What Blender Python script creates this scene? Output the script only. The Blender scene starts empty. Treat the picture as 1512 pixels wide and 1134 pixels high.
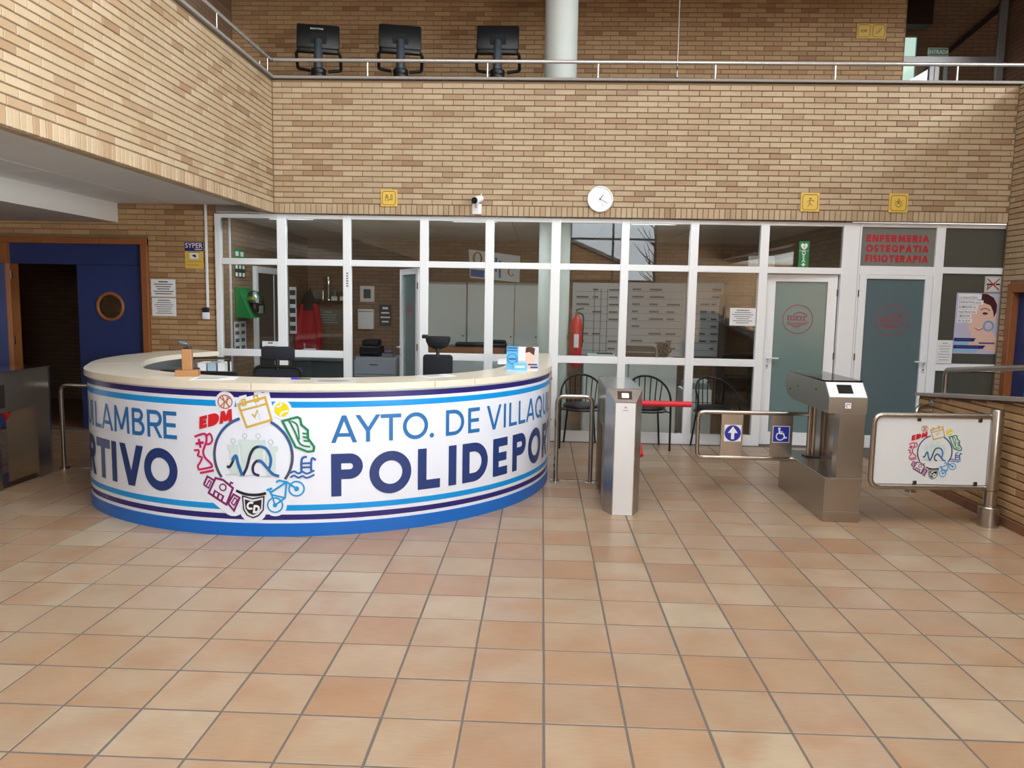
import bpy, bmesh, math, random
from mathutils import Vector, Matrix
random.seed(11)
PI = math.pi
scene = bpy.context.scene
COL = scene.collection

# ------------------------------------------------------------------ camera
F_PX = 1139.47
CAM = Vector((-0.0443, -2.9497, 1.6958))
PITCH, YAW, ROLL = 0.108231, 0.0370457, 0.0182482
_f = Vector((-math.sin(YAW), math.cos(YAW), 0)); _r = Vector((math.cos(YAW), math.sin(YAW), 0)); _u = Vector((0, 0, 1))
FWD = _f * math.cos(PITCH) - _u * math.sin(PITCH)
_up = _u * math.cos(PITCH) + _f * math.sin(PITCH)
RIGHT = _r * math.cos(ROLL) + _up * math.sin(ROLL)
UP = -_r * math.sin(ROLL) + _up * math.cos(ROLL)
cd = bpy.data.cameras.new('camera'); cam = bpy.data.objects.new('camera', cd); COL.objects.link(cam)
cd.sensor_width = 36; cd.lens = F_PX * 36 / 1512; cd.clip_start = 0.05
m = Matrix((RIGHT, UP, -FWD)).transposed().to_4x4(); m.translation = CAM
cam.matrix_world = m
scene.camera = cam

# ------------------------------------------------------------------ light and exposure
vs = scene.view_settings
vs.view_transform = 'Standard'; vs.look = 'None'; vs.gamma = 1.0; vs.use_curve_mapping = False
vs.exposure = 0.45
world = bpy.data.worlds.new('sky'); scene.world = world; world.use_nodes = True
bg = world.node_tree.nodes['Background']; bg.inputs[0].default_value = (0.86, 0.93, 1.0, 1); bg.inputs[1].default_value = 5.0

def area(name, loc, direction, sx, sy, power, col=(1, 1, 1)):
    l = bpy.data.lights.new(name, 'AREA'); l.shape = 'RECTANGLE'; l.size = sx; l.size_y = sy; l.energy = power; l.color = col
    o = bpy.data.objects.new(name, l); COL.objects.link(o); o.location = loc
    o.rotation_euler = Vector(direction).to_track_quat('-Z', 'Y').to_euler()
    return o
area('skylight', (0.6, -1.6, 7.42), (0, 0, -1), 7.0, 7.6, 520, (0.90, 0.96, 1.0))
area('clerestory_daylight', (9.2, -0.4, 6.55), (-1, 0, -0.3), 8.0, 1.6, 520, (0.90, 0.96, 1.0))
area('entrance_daylight', (8.3, -4.4, 1.55), (-1, 0.1, 0), 6.0, 2.6, 1500, (0.90, 0.96, 1.0))
pt = area('window_portal', (2.05, -8.15, 4.4), (0, 1, 0), 2.6, 4.2, 1); pt.data.cycles.is_portal = True

# ------------------------------------------------------------------ projection, used to find which pieces show largest
def to_px(p):
    v = Vector(p) - CAM; d = v.dot(FWD)
    if d < 0.1: return None
    return (756 + F_PX * v.dot(RIGHT) / d, 567 - F_PX * v.dot(UP) / d, d)
def shows(p, size, margin=30):
    q = to_px(p)
    if q is None or not (-margin < q[0] < 1512 + margin and -margin < q[1] < 1134 + margin): return 0.0
    return size / q[2] ** 2

# ------------------------------------------------------------------ materials
def lin(c):
    return tuple(((x / 255) / 12.92 if x / 255 <= 0.04045 else ((x / 255 + 0.055) / 1.055) ** 2.4) for x in c)
MATS = {}
def mat(name, rgb, rough=0.5, metal=0.0, spec=0.5, noise=None, emit=0.0, bump=None, stretch=None):
    if name in MATS: return MATS[name]
    M = bpy.data.materials.new(name); M.use_nodes = True; N = M.node_tree.nodes; L = M.node_tree.links
    b = N['Principled BSDF']; c = lin(rgb)
    b.inputs['Base Color'].default_value = (*c, 1); b.inputs['Roughness'].default_value = rough
    b.inputs['Metallic'].default_value = metal; b.inputs['Specular IOR Level'].default_value = spec
    if emit:
        b.inputs['Emission Color'].default_value = (*c, 1); b.inputs['Emission Strength'].default_value = emit
    if noise or bump:
        tc = N.new('ShaderNodeTexCoord'); nz = N.new('ShaderNodeTexNoise'); nz.inputs['Scale'].default_value = (noise or bump)[0]
        nz.inputs['Detail'].default_value = 5
        src = tc.outputs['Object']
        if stretch:
            mp = N.new('ShaderNodeMapping'); mp.inputs['Scale'].default_value = stretch; L.new(src, mp.inputs['Vector']); src = mp.outputs['Vector']
        L.new(src, nz.inputs['Vector'])
        if noise:
            mx = N.new('ShaderNodeMix'); mx.data_type = 'RGBA'; a = noise[1]
            mx.inputs[6].default_value = (*[x * (1 - a) for x in c], 1); mx.inputs[7].default_value = (*[min(1, x * (1 + a)) for x in c], 1)
            L.new(nz.outputs['Fac'], mx.inputs[0]); L.new(mx.outputs[2], b.inputs['Base Color'])
        if bump:
            bp = N.new('ShaderNodeBump'); bp.inputs['Strength'].default_value = bump[1]; bp.inputs['Distance'].default_value = 0.01
            L.new(nz.outputs['Fac'], bp.inputs['Height']); L.new(bp.outputs['Normal'], b.inputs['Normal'])
    MATS[name] = M
    return M

def piece_mat(name, stops, rough=0.55, grain=(40, 0.12), stretch=(1, 1, 1), bump=0.25, spec=0.4, blotch=None):
    """colour differs from piece to piece: random per object plus random per loose island"""
    M = bpy.data.materials.new(name); M.use_nodes = True; N = M.node_tree.nodes; L = M.node_tree.links
    b = N['Principled BSDF']; b.inputs['Roughness'].default_value = rough; b.inputs['Specular IOR Level'].default_value = spec
    oi = N.new('ShaderNodeObjectInfo'); ge = N.new('ShaderNodeNewGeometry')
    ad = N.new('ShaderNodeMath'); ad.operation = 'ADD'; L.new(oi.outputs['Random'], ad.inputs[0]); L.new(ge.outputs['Random Per Island'], ad.inputs[1])
    fr = N.new('ShaderNodeMath'); fr.operation = 'FRACT'; L.new(ad.outputs[0], fr.inputs[0])
    cr = N.new('ShaderNodeValToRGB'); L.new(fr.outputs[0], cr.inputs[0])
    el = cr.color_ramp.elements
    while len(el) < len(stops): el.new(0.5)
    for e, (p, c) in zip(el, stops): e.position = p; e.color = (*lin(c), 1)
    tc = N.new('ShaderNodeTexCoord'); mp = N.new('ShaderNodeMapping'); mp.inputs['Scale'].default_value = stretch
    L.new(ge.outputs['Position'], mp.inputs['Vector'])
    nz = N.new('ShaderNodeTexNoise'); nz.inputs['Scale'].default_value = grain[0]; nz.inputs['Detail'].default_value = 6
    L.new(mp.outputs['Vector'], nz.inputs['Vector'])
    n2 = N.new('ShaderNodeTexNoise'); n2.inputs['Scale'].default_value = 3.0; n2.inputs['Detail'].default_value = 3; L.new(ge.outputs['Position'], n2.inputs['Vector'])
    sm = N.new('ShaderNodeMath'); sm.operation = 'ADD'; L.new(nz.outputs['Fac'], sm.inputs[0]); L.new(n2.outputs['Fac'], sm.inputs[1])
    mr = N.new('ShaderNodeMapRange'); mr.inputs['From Min'].default_value = 0.6; mr.inputs['From Max'].default_value = 1.4
    mr.inputs['To Min'].default_value = 1 - grain[1]; mr.inputs['To Max'].default_value = 1 + grain[1]; L.new(sm.outputs[0], mr.inputs['Value'])
    mu = N.new('ShaderNodeMix'); mu.data_type = 'RGBA'; mu.blend_type = 'MULTIPLY'; mu.inputs[0].default_value = 1
    src = cr.outputs[0]
    if blotch:                                             # clay fired paler or redder in patches
        n3 = N.new('ShaderNodeTexNoise'); n3.noise_dimensions = '4D'; n3.inputs['Scale'].default_value = blotch[1]; n3.inputs['Detail'].default_value = 2; L.new(ge.outputs['Position'], n3.inputs['Vector'])
        mw = N.new('ShaderNodeMath'); mw.operation = 'MULTIPLY'; mw.inputs[1].default_value = 40; L.new(fr.outputs[0], mw.inputs[0]); L.new(mw.outputs[0], n3.inputs['W'])
        m3 = N.new('ShaderNodeMapRange'); m3.inputs['From Min'].default_value = 0.45; m3.inputs['From Max'].default_value = 0.70; m3.inputs['To Max'].default_value = blotch[2]; L.new(n3.outputs['Fac'], m3.inputs['Value'])
        x3 = N.new('ShaderNodeMix'); x3.data_type = 'RGBA'; x3.inputs[7].default_value = (*lin(blotch[0]), 1); L.new(m3.outputs[0], x3.inputs[0]); L.new(cr.outputs[0], x3.inputs[6]); src = x3.outputs[2]
    L.new(src, mu.inputs[6]); L.new(mr.outputs[0], mu.inputs[7]); L.new(mu.outputs[2], b.inputs['Base Color'])
    bp = N.new('ShaderNodeBump'); bp.inputs['Strength'].default_value = bump; bp.inputs['Distance'].default_value = 0.004
    L.new(nz.outputs['Fac'], bp.inputs['Height']); L.new(bp.outputs['Normal'], b.inputs['Normal'])
    MATS[name] = M
    return M

def brick_tex_mat(name, c1, c2, mortar, vertical_axis='x', rough=0.7):
    """brickwork too far behind glass to pick apart"""
    M = bpy.data.materials.new(name); M.use_nodes = True; N = M.node_tree.nodes; L = M.node_tree.links; b = N['Principled BSDF']; b.inputs['Roughness'].default_value = rough
    ge = N.new('ShaderNodeNewGeometry'); sp = N.new('ShaderNodeSeparateXYZ'); cb = N.new('ShaderNodeCombineXYZ'); L.new(ge.outputs['Position'], sp.inputs[0])
    L.new(sp.outputs['X' if vertical_axis == 'x' else 'Y'], cb.inputs['X']); L.new(sp.outputs['Z'], cb.inputs['Y'])
    br = N.new('ShaderNodeTexBrick'); br.inputs['Scale'].default_value = 1; br.inputs['Brick Width'].default_value = 0.236; br.inputs['Row Height'].default_value = 0.063
    br.inputs['Mortar Size'].default_value = 0.005; br.inputs['Color1'].default_value = (*lin(c1), 1); br.inputs['Color2'].default_value = (*lin(c2), 1); br.inputs['Mortar'].default_value = (*lin(mortar), 1)
    L.new(cb.outputs[0], br.inputs['Vector']); L.new(br.outputs['Color'], b.inputs['Base Color'])
    bp = N.new('ShaderNodeBump'); bp.inputs['Strength'].default_value = 0.5; bp.inputs['Distance'].default_value = 0.006; bp.invert = True
    L.new(br.outputs['Fac'], bp.inputs['Height']); L.new(bp.outputs['Normal'], b.inputs['Normal'])
    MATS[name] = M
    return M

def glass_mat(name, tint, ior=1.45, rough=0.0):
    M = bpy.data.materials.new(name); M.use_nodes = True; N = M.node_tree.nodes; L = M.node_tree.links
    N.remove(N['Principled BSDF']); out = N['Material Output']
    t = N.new('ShaderNodeBsdfTransparent'); t.inputs[0].default_value = (*tint, 1)
    g = N.new('ShaderNodeBsdfGlossy'); g.inputs['Roughness'].default_value = rough; fr = N.new('ShaderNodeFresnel'); fr.inputs['IOR'].default_value = ior
    mx = N.new('ShaderNodeMixShader'); L.new(fr.outputs[0], mx.inputs[0]); L.new(t.outputs[0], mx.inputs[1]); L.new(g.outputs[0], mx.inputs[2]); L.new(mx.outputs[0], out.inputs['Surface'])
    MATS[name] = M
    return M

BR = [(0.0, (176, 154, 124)), (0.25, (181, 160, 130)), (0.50, (186, 166, 138)), (0.68, (178, 156, 126)), (0.84, (172, 147, 117)), (0.95, (165, 138, 108)), (1.0, (152, 124, 97))]
BRICK = piece_mat('brick_buff', BR, 0.5, (55, 0.10), (1, 1, 4))
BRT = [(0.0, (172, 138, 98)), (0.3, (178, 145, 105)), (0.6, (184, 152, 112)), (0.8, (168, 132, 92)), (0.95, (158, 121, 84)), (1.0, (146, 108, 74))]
BRICK_WARMED = piece_mat('brick_buff_warmed', BRT, 0.5, (55, 0.10), (1, 1, 4))  # same buff brick; the gallery's warm, dim light is put into this colour
MORTAR = mat('mortar', (132, 108, 82), 0.9, noise=(60, 0.15))
TI = [(0.0, (163, 138, 113)), (0.2, (168, 146, 122)), (0.4, (163, 134, 107)), (0.55, (173, 153, 130)), (0.68, (161, 127, 98)), (0.8, (166, 142, 121)), (0.9, (175, 158, 134)), (1.0, (156, 125, 101))]
TILE = piece_mat('tile_terracotta', TI, 0.32, (34, 0.12), (0.35, 3.0, 1), 0.12, 0.5, blotch=((160, 117, 84), 3.2, 0.6))
GROUT = mat('grout', (104, 96, 88), 0.9, noise=(50, 0.2))
STEEL = mat('brushed_steel', (182, 178, 172), 0.27, 1.0, noise=(6, 0.05), stretch=(40, 40, 0.6))
STEEL_P = mat('polished_steel', (196, 190, 184), 0.14, 1.0)
STEEL_D = mat('dark_steel', (120, 114, 108), 0.22, 1.0)
RAILM = mat('satin_rail', (216, 216, 214), 0.26, 0.7)
PVC = mat('white_pvc', (242, 246, 250), 0.32)
WHITE = mat('white_paint', (226, 226, 222), 0.6)
BLACK = mat('black_plastic', (22, 23, 25), 0.38)
BLACKM = mat('black_metal', (16, 16, 18), 0.30)
RUBBER = mat('black_rubber', (14, 14, 15), 0.7)
GLASS = glass_mat('clear_glass', (0.90, 0.93, 0.92), 1.5)
COVER = glass_mat('glass_cover', (0.82, 0.88, 0.88), 1.6)
FROST = mat('frosted_glass', (92, 112, 118), 0.22, spec=0.6)
FROST_G = mat('frosted_glass_green', (108, 134, 134), 0.22, spec=0.6)
FILM = mat('grey_film', (122, 124, 118), 0.2, spec=0.5)
FILM_D = mat('dark_film', (84, 84, 76), 0.15, spec=0.5)
WOOD = mat('varnished_pine', (146, 90, 50), 0.35, noise=(7, 0.25), stretch=(8, 8, 1))
BEECH = mat('beech', (164, 118, 76), 0.4, noise=(8, 0.15), stretch=(6, 6, 1))
BLUE = mat('blue_door_paint', (32, 52, 106), 0.4)
CREAM = mat('cream_stone', (226, 218, 200), 0.25, noise=(30, 0.05))
NAVY = mat('print_navy', (38, 32, 112), 0.3)
CYAN = mat('print_cyan', (0, 148, 224), 0.3)
PBLUE = mat('plinth_blue', (14, 104, 196), 0.35)
PWHITE = mat('print_white', (226, 233, 246), 0.28)
T_BLUE = mat('print_midblue', (36, 112, 178), 0.3)
T_NAVY = mat('print_darkblue', (34, 58, 118), 0.3)
YELLOW = mat('yellow_plate', (222, 186, 84), 0.4)
YBLACK = mat('yellow_plate_ink', (90, 62, 12), 0.5)
RED = mat('red_foam', (200, 26, 44), 0.5)
REDTXT = mat('red_vinyl', (186, 30, 40), 0.5)
GREEN = mat('sign_green', (10, 130, 70), 0.4)
PAPER = mat('paper', (232, 234, 236), 0.7)
INK = mat('ink_grey', (120, 124, 130), 0.7)
INKD = mat('ink_dark', (50, 52, 58), 0.7)
CEIL = mat('ceiling_white', (216, 212, 206), 0.8)
OFFBRICK_X = brick_tex_mat('brickwork_office', (146, 116, 92), (132, 104, 82), (108, 88, 70), 'x')
OFFBRICK_Y = brick_tex_mat('brickwork_office_side', (146, 116, 92), (132, 104, 82), (108, 88, 70), 'y')
FABRIC = mat('black_fabric', (30, 32, 38), 0.9, noise=(120, 0.3))
GREY = mat('grey_laminate', (150, 156, 162), 0.5)
CABW = mat('cupboard_white', (214, 218, 216), 0.5)

# ------------------------------------------------------------------ mesh building
class MB:
    def __init__(s): s.v = []; s.f = []
    def add(s, V, Fs):
        n = len(s.v); s.v += [tuple(p) for p in V]; s.f += [tuple(i + n for i in f) for f in Fs]; return s
    def box(s, x0, x1, y0, y1, z0, z1):
        if x0 > x1: x0, x1 = x1, x0
        if y0 > y1: y0, y1 = y1, y0
        if z0 > z1: z0, z1 = z1, z0
        return s.add([(x0, y0, z0), (x1, y0, z0), (x1, y1, z0), (x0, y1, z0), (x0, y0, z1), (x1, y0, z1), (x1, y1, z1), (x0, y1, z1)],
                     [(0, 3, 2, 1), (4, 5, 6, 7), (0, 1, 5, 4), (1, 2, 6, 5), (2, 3, 7, 6), (3, 0, 4, 7)])
    def cbox(s, x0, x1, y0, y1, z0, z1, c=0.005):
        """box with chamfered edges"""
        b = bmesh.new(); bmesh.ops.create_cube(b, size=1)
        for q in b.verts: q.co = Vector(((x0 + x1) / 2 + q.co.x * (x1 - x0), (y0 + y1) / 2 + q.co.y * (y1 - y0), (z0 + z1) / 2 + q.co.z * (z1 - z0)))
        bmesh.ops.bevel(b, geom=b.edges[:], offset=c, segments=2, affect='EDGES', profile=0.5)
        b.verts.index_update(); s.add([q.co.copy() for q in b.verts], [[q.index for q in f.verts] for f in b.faces]); b.free(); return s
    def tube(s, pts, r, n=10, closed=False, caps=True):
        P = [Vector(p) for p in pts]; k = len(P); R = r if isinstance(r, (list, tuple)) else [r] * k
        T = []
        for i in range(k):
            a = P[i - 1] if (i > 0 or closed) else P[i]; b = P[(i + 1) % k] if (i < k - 1 or closed) else P[i]
            t = (b - a); T.append(t.normalized() if t.length > 1e-9 else Vector((0, 0, 1)))
        u = T[0].orthogonal().normalized(); V = []; Fs = []
        for i in range(k):
            u = (u - T[i] * u.dot(T[i])); u = u.normalized() if u.length > 1e-6 else T[i].orthogonal().normalized()
            w = T[i].cross(u)
            for j in range(n):
                a = 2 * PI * j / n; V.append(P[i] + (u * math.cos(a) + w * math.sin(a)) * R[i])
        for i in range(k if closed else k - 1):
            for j in range(n):
                a = i * n + j; b = i * n + (j + 1) % n; c = ((i + 1) % k) * n + (j + 1) % n; d = ((i + 1) % k) * n + j; Fs.append((a, b, c, d))
        if caps and not closed:
            Fs.append(tuple(range(n - 1, -1, -1))); Fs.append(tuple((k - 1) * n + j for j in range(n)))
        return s.add(V, Fs)
    def cyl(s, p0, p1, r, n=16): return s.tube([p0, p1], r, n)
    def lathe(s, prof, c=(0, 0, 0), n=24):
        V = []; Fs = []; k = len(prof)
        for r, z in prof:
            for j in range(n):
                a = 2 * PI * j / n; V.append((c[0] + r * math.cos(a), c[1] + r * math.sin(a), c[2] + z))
        for i in range(k - 1):
            for j in range(n): Fs.append((i * n + j, i * n + (j + 1) % n, (i + 1) * n + (j + 1) % n, (i + 1) * n + j))
        Fs.append(tuple(range(n - 1, -1, -1))); Fs.append(tuple((k - 1) * n + j for j in range(n)))
        return s.add(V, Fs)
    def prism(s, poly, fn, t0, t1):
        """poly: 2-D outline (counter-clockwise); fn(a, b, t) -> point; extruded from t0 to t1"""
        k = len(poly); V = [fn(a, b, t0) for a, b in poly] + [fn(a, b, t1) for a, b in poly]
        Fs = [tuple(range(k - 1, -1, -1)), tuple(range(k, 2 * k))] + [(i, (i + 1) % k, k + (i + 1) % k, k + i) for i in range(k)]
        return s.add(V, Fs)
    def xf(s, fn): s.v = [tuple(fn(*p)) for p in s.v]; return s
    def build(s, name, m, parent=None, smooth=False, loc=None):
        me = bpy.data.meshes.new(name); off = Vector(loc) if loc else Vector((0, 0, 0))
        me.from_pydata([(p[0] - off.x, p[1] - off.y, p[2] - off.z) for p in s.v], [], s.f); me.update()
        bm = bmesh.new(); bm.from_mesh(me); bmesh.ops.recalc_face_normals(bm, faces=bm.faces[:]); bm.to_mesh(me); bm.free()
        if smooth:
            me.polygons.foreach_set('use_smooth', [True] * len(me.polygons)); me.set_sharp_from_angle(angle=math.radians(38))
        me.materials.append(m)
        o = bpy.data.objects.new(name, me); COL.objects.link(o); o.parent = parent
        if loc: o.location = off
        return o

def tag(o, label=None, cat=None, group=None, kind=None):
    if label: o['label'] = label
    if cat: o['category'] = cat
    if group: o['group'] = group
    if kind: o['kind'] = kind
    return o
def thing(name, label, cat, loc=(0, 0, 0), rz=0.0, group=None):
    o = bpy.data.objects.new(name, None); COL.objects.link(o); o.location = loc; o.rotation_euler = (0, 0, rz); o.empty_display_size = 0.1
    return tag(o, label, cat, group)
def struct(name, label):
    o = bpy.data.objects.new(name, None); COL.objects.link(o); o.empty_display_size = 0.1
    return tag(o, label, None, None, 'structure')
def copy_tree(o, parent=None):
    c = o.copy(); COL.objects.link(c); c.parent = parent
    for ch in list(o.children): copy_tree(ch, c)
    return c
def arc_pts(cx, cy, rx, ry, a0, a1, n):
    return [(cx + rx * math.cos(math.radians(a0 + (a1 - a0) * i / n)), cy + ry * math.sin(math.radians(a0 + (a1 - a0) * i / n))) for i in range(n + 1)]
def bend(pts, r, n=5):
    """a path with its inner corners rounded to radius r"""
    P = [Vector(p) for p in pts]; out = [P[0]]
    for i in range(1, len(P) - 1):
        a = (P[i - 1] - P[i]).normalized(); b = (P[i + 1] - P[i]).normalized(); ang = a.angle(b); d = r / math.tan(ang / 2)
        p0 = P[i] + a * d; p1 = P[i] + b * d
        for k in range(n + 1):
            t = k / n; out.append(p0 * (1 - t) ** 2 + P[i] * (2 * t * (1 - t)) + p1 * t ** 2)
    out.append(P[-1]); return out

# ------------------------------------------------------------------ flat print: shapes drawn in (u, v) and laid on a surface
class Print:
    def __init__(s): s.v = []; s.f = []; s.o = []; s.k = 0
    def lift(s, n): s.k += 1; s.o += [(s.k % 16) * 3e-5] * n       # overlapping strokes never share a plane
    def poly(s, pts):
        n = len(s.v); s.v += list(pts); s.lift(len(pts)); s.f.append(tuple(range(n, n + len(pts)))); return s
    def fill(s, pts):
        """any simple outline"""
        from mathutils.geometry import tessellate_polygon
        n = len(s.v); s.v += list(pts); s.lift(len(pts))
        for t in tessellate_polygon([[Vector((a, b, 0)) for a, b in pts]]): s.f.append(tuple(n + i for i in t))
        return s
    def bar(s, x0, y0, x1, y1, k=None):
        k = k or max(1, int(abs(x1 - x0) / 0.25)); 
        for i in range(k):
            a = x0 + (x1 - x0) * i / k; b = x0 + (x1 - x0) * (i + 1) / k; s.poly([(a, y0), (b, y0), (b, y1), (a, y1)])
        return s
    def slant(s, x0, y0, x1, y1, t): return s.poly([(x0 - t / 2, y0), (x0 + t / 2, y0), (x1 + t / 2, y1), (x1 - t / 2, y1)])
    def arc(s, cx, cy, rx, ry, a0, a1, w, n=20):
        o = arc_pts(cx, cy, rx, ry, a0, a1, n); i = arc_pts(cx, cy, rx - w, ry - w, a0, a1, n)
        for k in range(n): s.poly([o[k], o[k + 1], i[k + 1], i[k]])
        return s
    def disc(s, cx, cy, r, n=20, ry=None): return s.poly(arc_pts(cx, cy, r, ry or r, 0, 360, n)[:-1])
    def line(s, pts, w, closed=False, maxseg=None):
        """a stroke of width w with mitred joins"""
        Q = list(pts) + ([pts[0]] if closed else []); fine = [Q[0]]
        for (a, b), (c, d) in zip(Q, Q[1:]):
            n = max(1, int(math.hypot(c - a, d - b) / (w * 4))); fine += [(a + (c - a) * i / n, b + (d - b) * i / n) for i in range(1, n + 1)]
        if closed: fine.pop()
        P = [Vector((a, b)) for a, b in fine]; k = len(P); L = []; R = []
        for i in range(k):
            a = P[i - 1] if (i > 0 or closed) else None; b = P[(i + 1) % k] if (i < k - 1 or closed) else None
            d0 = (P[i] - a).normalized() if a is not None else None; d1 = (b - P[i]).normalized() if b is not None else None
            if d0 is None: d0 = d1
            if d1 is None: d1 = d0
            t = (d0 + d1); t = t.normalized() if t.length > 1e-6 else d0
            nn = Vector((-t.y, t.x)); c = max(0.5, nn.dot(Vector((-d0.y, d0.x))))
            L.append(P[i] + nn * (w / 2 / c)); R.append(P[i] - nn * (w / 2 / c))
        for i in range(k if closed else k - 1):
            j = (i + 1) % k; s.poly([tuple(L[i]), tuple(L[j]), tuple(R[j]), tuple(R[i])])
        return s
    def xf(s, fn): s.v = [fn(*p) for p in s.v]; return s
    def join(s, o):
        n = len(s.v); s.v += o.v; s.o += o.o; s.f += [tuple(i + n for i in f) for f in o.f]; return s
    def build(s, name, m, surf, parent=None):
        P = []; e = 1e-3
        for (a, b), h in zip(s.v, s.o):
            p = Vector(surf(a, b)); n = (Vector(surf(a + e, b)) - p).cross(Vector(surf(a, b + e)) - p).normalized(); P.append(tuple(p + n * h))
        me = bpy.data.meshes.new(name); me.from_pydata(P, [], s.f); me.update(); me.materials.append(m)
        o = bpy.data.objects.new(name, me); COL.objects.link(o); o.parent = parent; return o

def smooth_path(pts, n=6):
    P = [Vector(p) for p in pts]; out = []
    for i in range(len(P) - 1):
        p0 = P[max(0, i - 1)]; p1 = P[i]; p2 = P[i + 1]; p3 = P[min(len(P) - 1, i + 2)]
        for k in range(n):
            t = k / n; out.append(tuple(0.5 * ((2 * p1) + (p2 - p0) * t + (2 * p0 - 5 * p1 + 4 * p2 - p3) * t * t + (3 * p1 - p0 - 3 * p2 + p3) * t ** 3)))
    out.append(tuple(P[-1])); return out

def glyph(ch, w):
    """one capital of height 1 and stroke w; returns (Print, width)"""
    g = Print(); t = w * 1.06
    if ch == 'I': g.bar(0, 0, w, 1); return g, w
    if ch == '.': g.disc(w * 0.6, w * 0.6, w * 0.62, 14); return g, w * 1.2
    if ch == 'L': g.bar(0, 0, w, 1); g.bar(w, 0, 0.60, w); return g, 0.60
    if ch == 'E':
        g.bar(0, 0, w, 1)
        for y, l in ((0, 0.60), (0.5 - w / 2, 0.56), (1 - w, 0.60)): g.bar(w, y, l, y + w)
        return g, 0.60
    if ch == 'T': g.bar(0, 1 - w, 0.78, 1); g.bar(0.39 - w / 2, 0, 0.39 + w / 2, 1 - w); return g, 0.78
    if ch == 'A': W = 0.92; g.slant(t / 2, 0, W / 2, 1, t); g.slant(W - t / 2, 0, W / 2, 1, t); g.bar(0.22, 0.22, W - 0.22, 0.22 + w * 0.9); return g, W
    if ch == 'V': W = 0.90; g.slant(W / 2, 0, t / 2, 1, t); g.slant(W / 2, 0, W - t / 2, 1, t); return g, W
    if ch == 'Y': W = 0.90; g.bar(W / 2 - w / 2, 0, W / 2 + w / 2, 0.45); g.slant(W / 2, 0.42, t / 2, 1, t * 1.1); g.slant(W / 2, 0.42, W - t / 2, 1, t * 1.1); return g, W
    if ch == 'M': W = 0.98; g.slant(t / 2, 0, t * 0.75, 1, w); g.slant(W - t / 2, 0, W - t * 0.75, 1, w); g.slant(W / 2, 0.12, t * 0.75, 1, t); g.slant(W / 2, 0.12, W - t * 0.75, 1, t); return g, W
    if ch in 'OQC':
        if ch == 'C': g.arc(0.5, 0.5, 0.51, 0.51, 45, 315, w); return g, 0.9
        g.arc(0.51, 0.5, 0.51, 0.51, 0, 360, w, 36)
        if ch == 'Q': g.slant(0.95, -0.06, 0.60, 0.34, w * 1.3)
        return g, 1.02
    if ch == 'U': W = 0.74; g.bar(0, 0.37, w, 1); g.bar(W - w, 0.37, W, 1); g.arc(W / 2, 0.37, W / 2, 0.37, 180, 360, w); return g, W
    if ch == 'D': W = 0.86; g.bar(0, 0, w, 1); g.bar(w, 0, W - 0.5, w); g.bar(w, 1 - w, W - 0.5, 1); g.arc(W - 0.5, 0.5, 0.5, 0.5, -90, 90, w); return g, W
    if ch in 'PR':
        W = 0.72; r = 0.30; g.bar(0, 0, w, 1); g.bar(w, 1 - w, W - r, 1); g.bar(w, 1 - 2 * r, W - r, 1 - 2 * r + w); g.arc(W - r, 1 - r, r, r, -90, 90, w)
        if ch == 'R': g.slant(W - t * 0.5, 0, 0.36, 1 - 2 * r + w * 0.4, t)
        return g, W
    if ch == 'B':
        W = 0.68; g.bar(0, 0, w, 1); rt = 0.245; rb = 0.285
        g.bar(w, 1 - w, W - 0.06 - rt, 1); g.bar(w, 0.55 - w / 2, W - rb, 0.55 + w / 2); g.bar(w, 0, W - rb, w)
        g.arc(W - 0.06 - rt, 1 - rt + 0.005, rt, rt, -90, 90, w); g.arc(W - rb, rb, rb, rb, -90, 90, w); return g, W
    if ch == 'N': W = 0.82; g.bar(0, 0, w, 1); g.bar(W - w, 0, W, 1); g.slant(W - t * 0.62, 0, t * 0.62, 1, t * 1.2); return g, W
    if ch == 'F':
        g.bar(0, 0, w, 1)
        for y, l in ((0.46 - w / 2, 0.54), (1 - w, 0.58)): g.bar(w, y, l, y + w)
        return g, 0.58
    if ch == 'S':
        W = 0.66; r = 0.25 + w / 4; g.arc(W / 2, 1 - r, W / 2, r, 25, 270, w, 16); g.arc(W / 2, r, W / 2, r, -155, 90, w, 16); return g, W
    return g, 0.4

_txt = {}
def font_text(body, size, bold=0.0, align='CENTER', spacing=1.0):
    """lettering in the built-in typeface as a Print"""
    cu = bpy.data.curves.new('lettering', 'FONT'); cu.body = body; cu.size = size; cu.offset = bold * size; cu.align_x = align; cu.align_y = 'CENTER'; cu.space_character = spacing; cu.resolution_u = 3; cu.fill_mode = 'FRONT'
    ob = bpy.data.objects.new('lettering', cu); COL.objects.link(ob); dg = bpy.context.evaluated_depsgraph_get(); dg.update()
    me = ob.evaluated_get(dg).to_mesh(); p = Print(); p.v = [(v.co.x, v.co.y) for v in me.vertices]; p.f = [tuple(q.vertices) for q in me.polygons]; p.o = [0.0] * len(p.v)
    ob.evaluated_get(dg).to_mesh_clear(); bpy.data.objects.remove(ob); bpy.data.curves.remove(cu); return p
def wall_y(x, y, z): return lambda u, v: (x + u, y, z + v)          # a print on a surface facing -y

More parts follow.
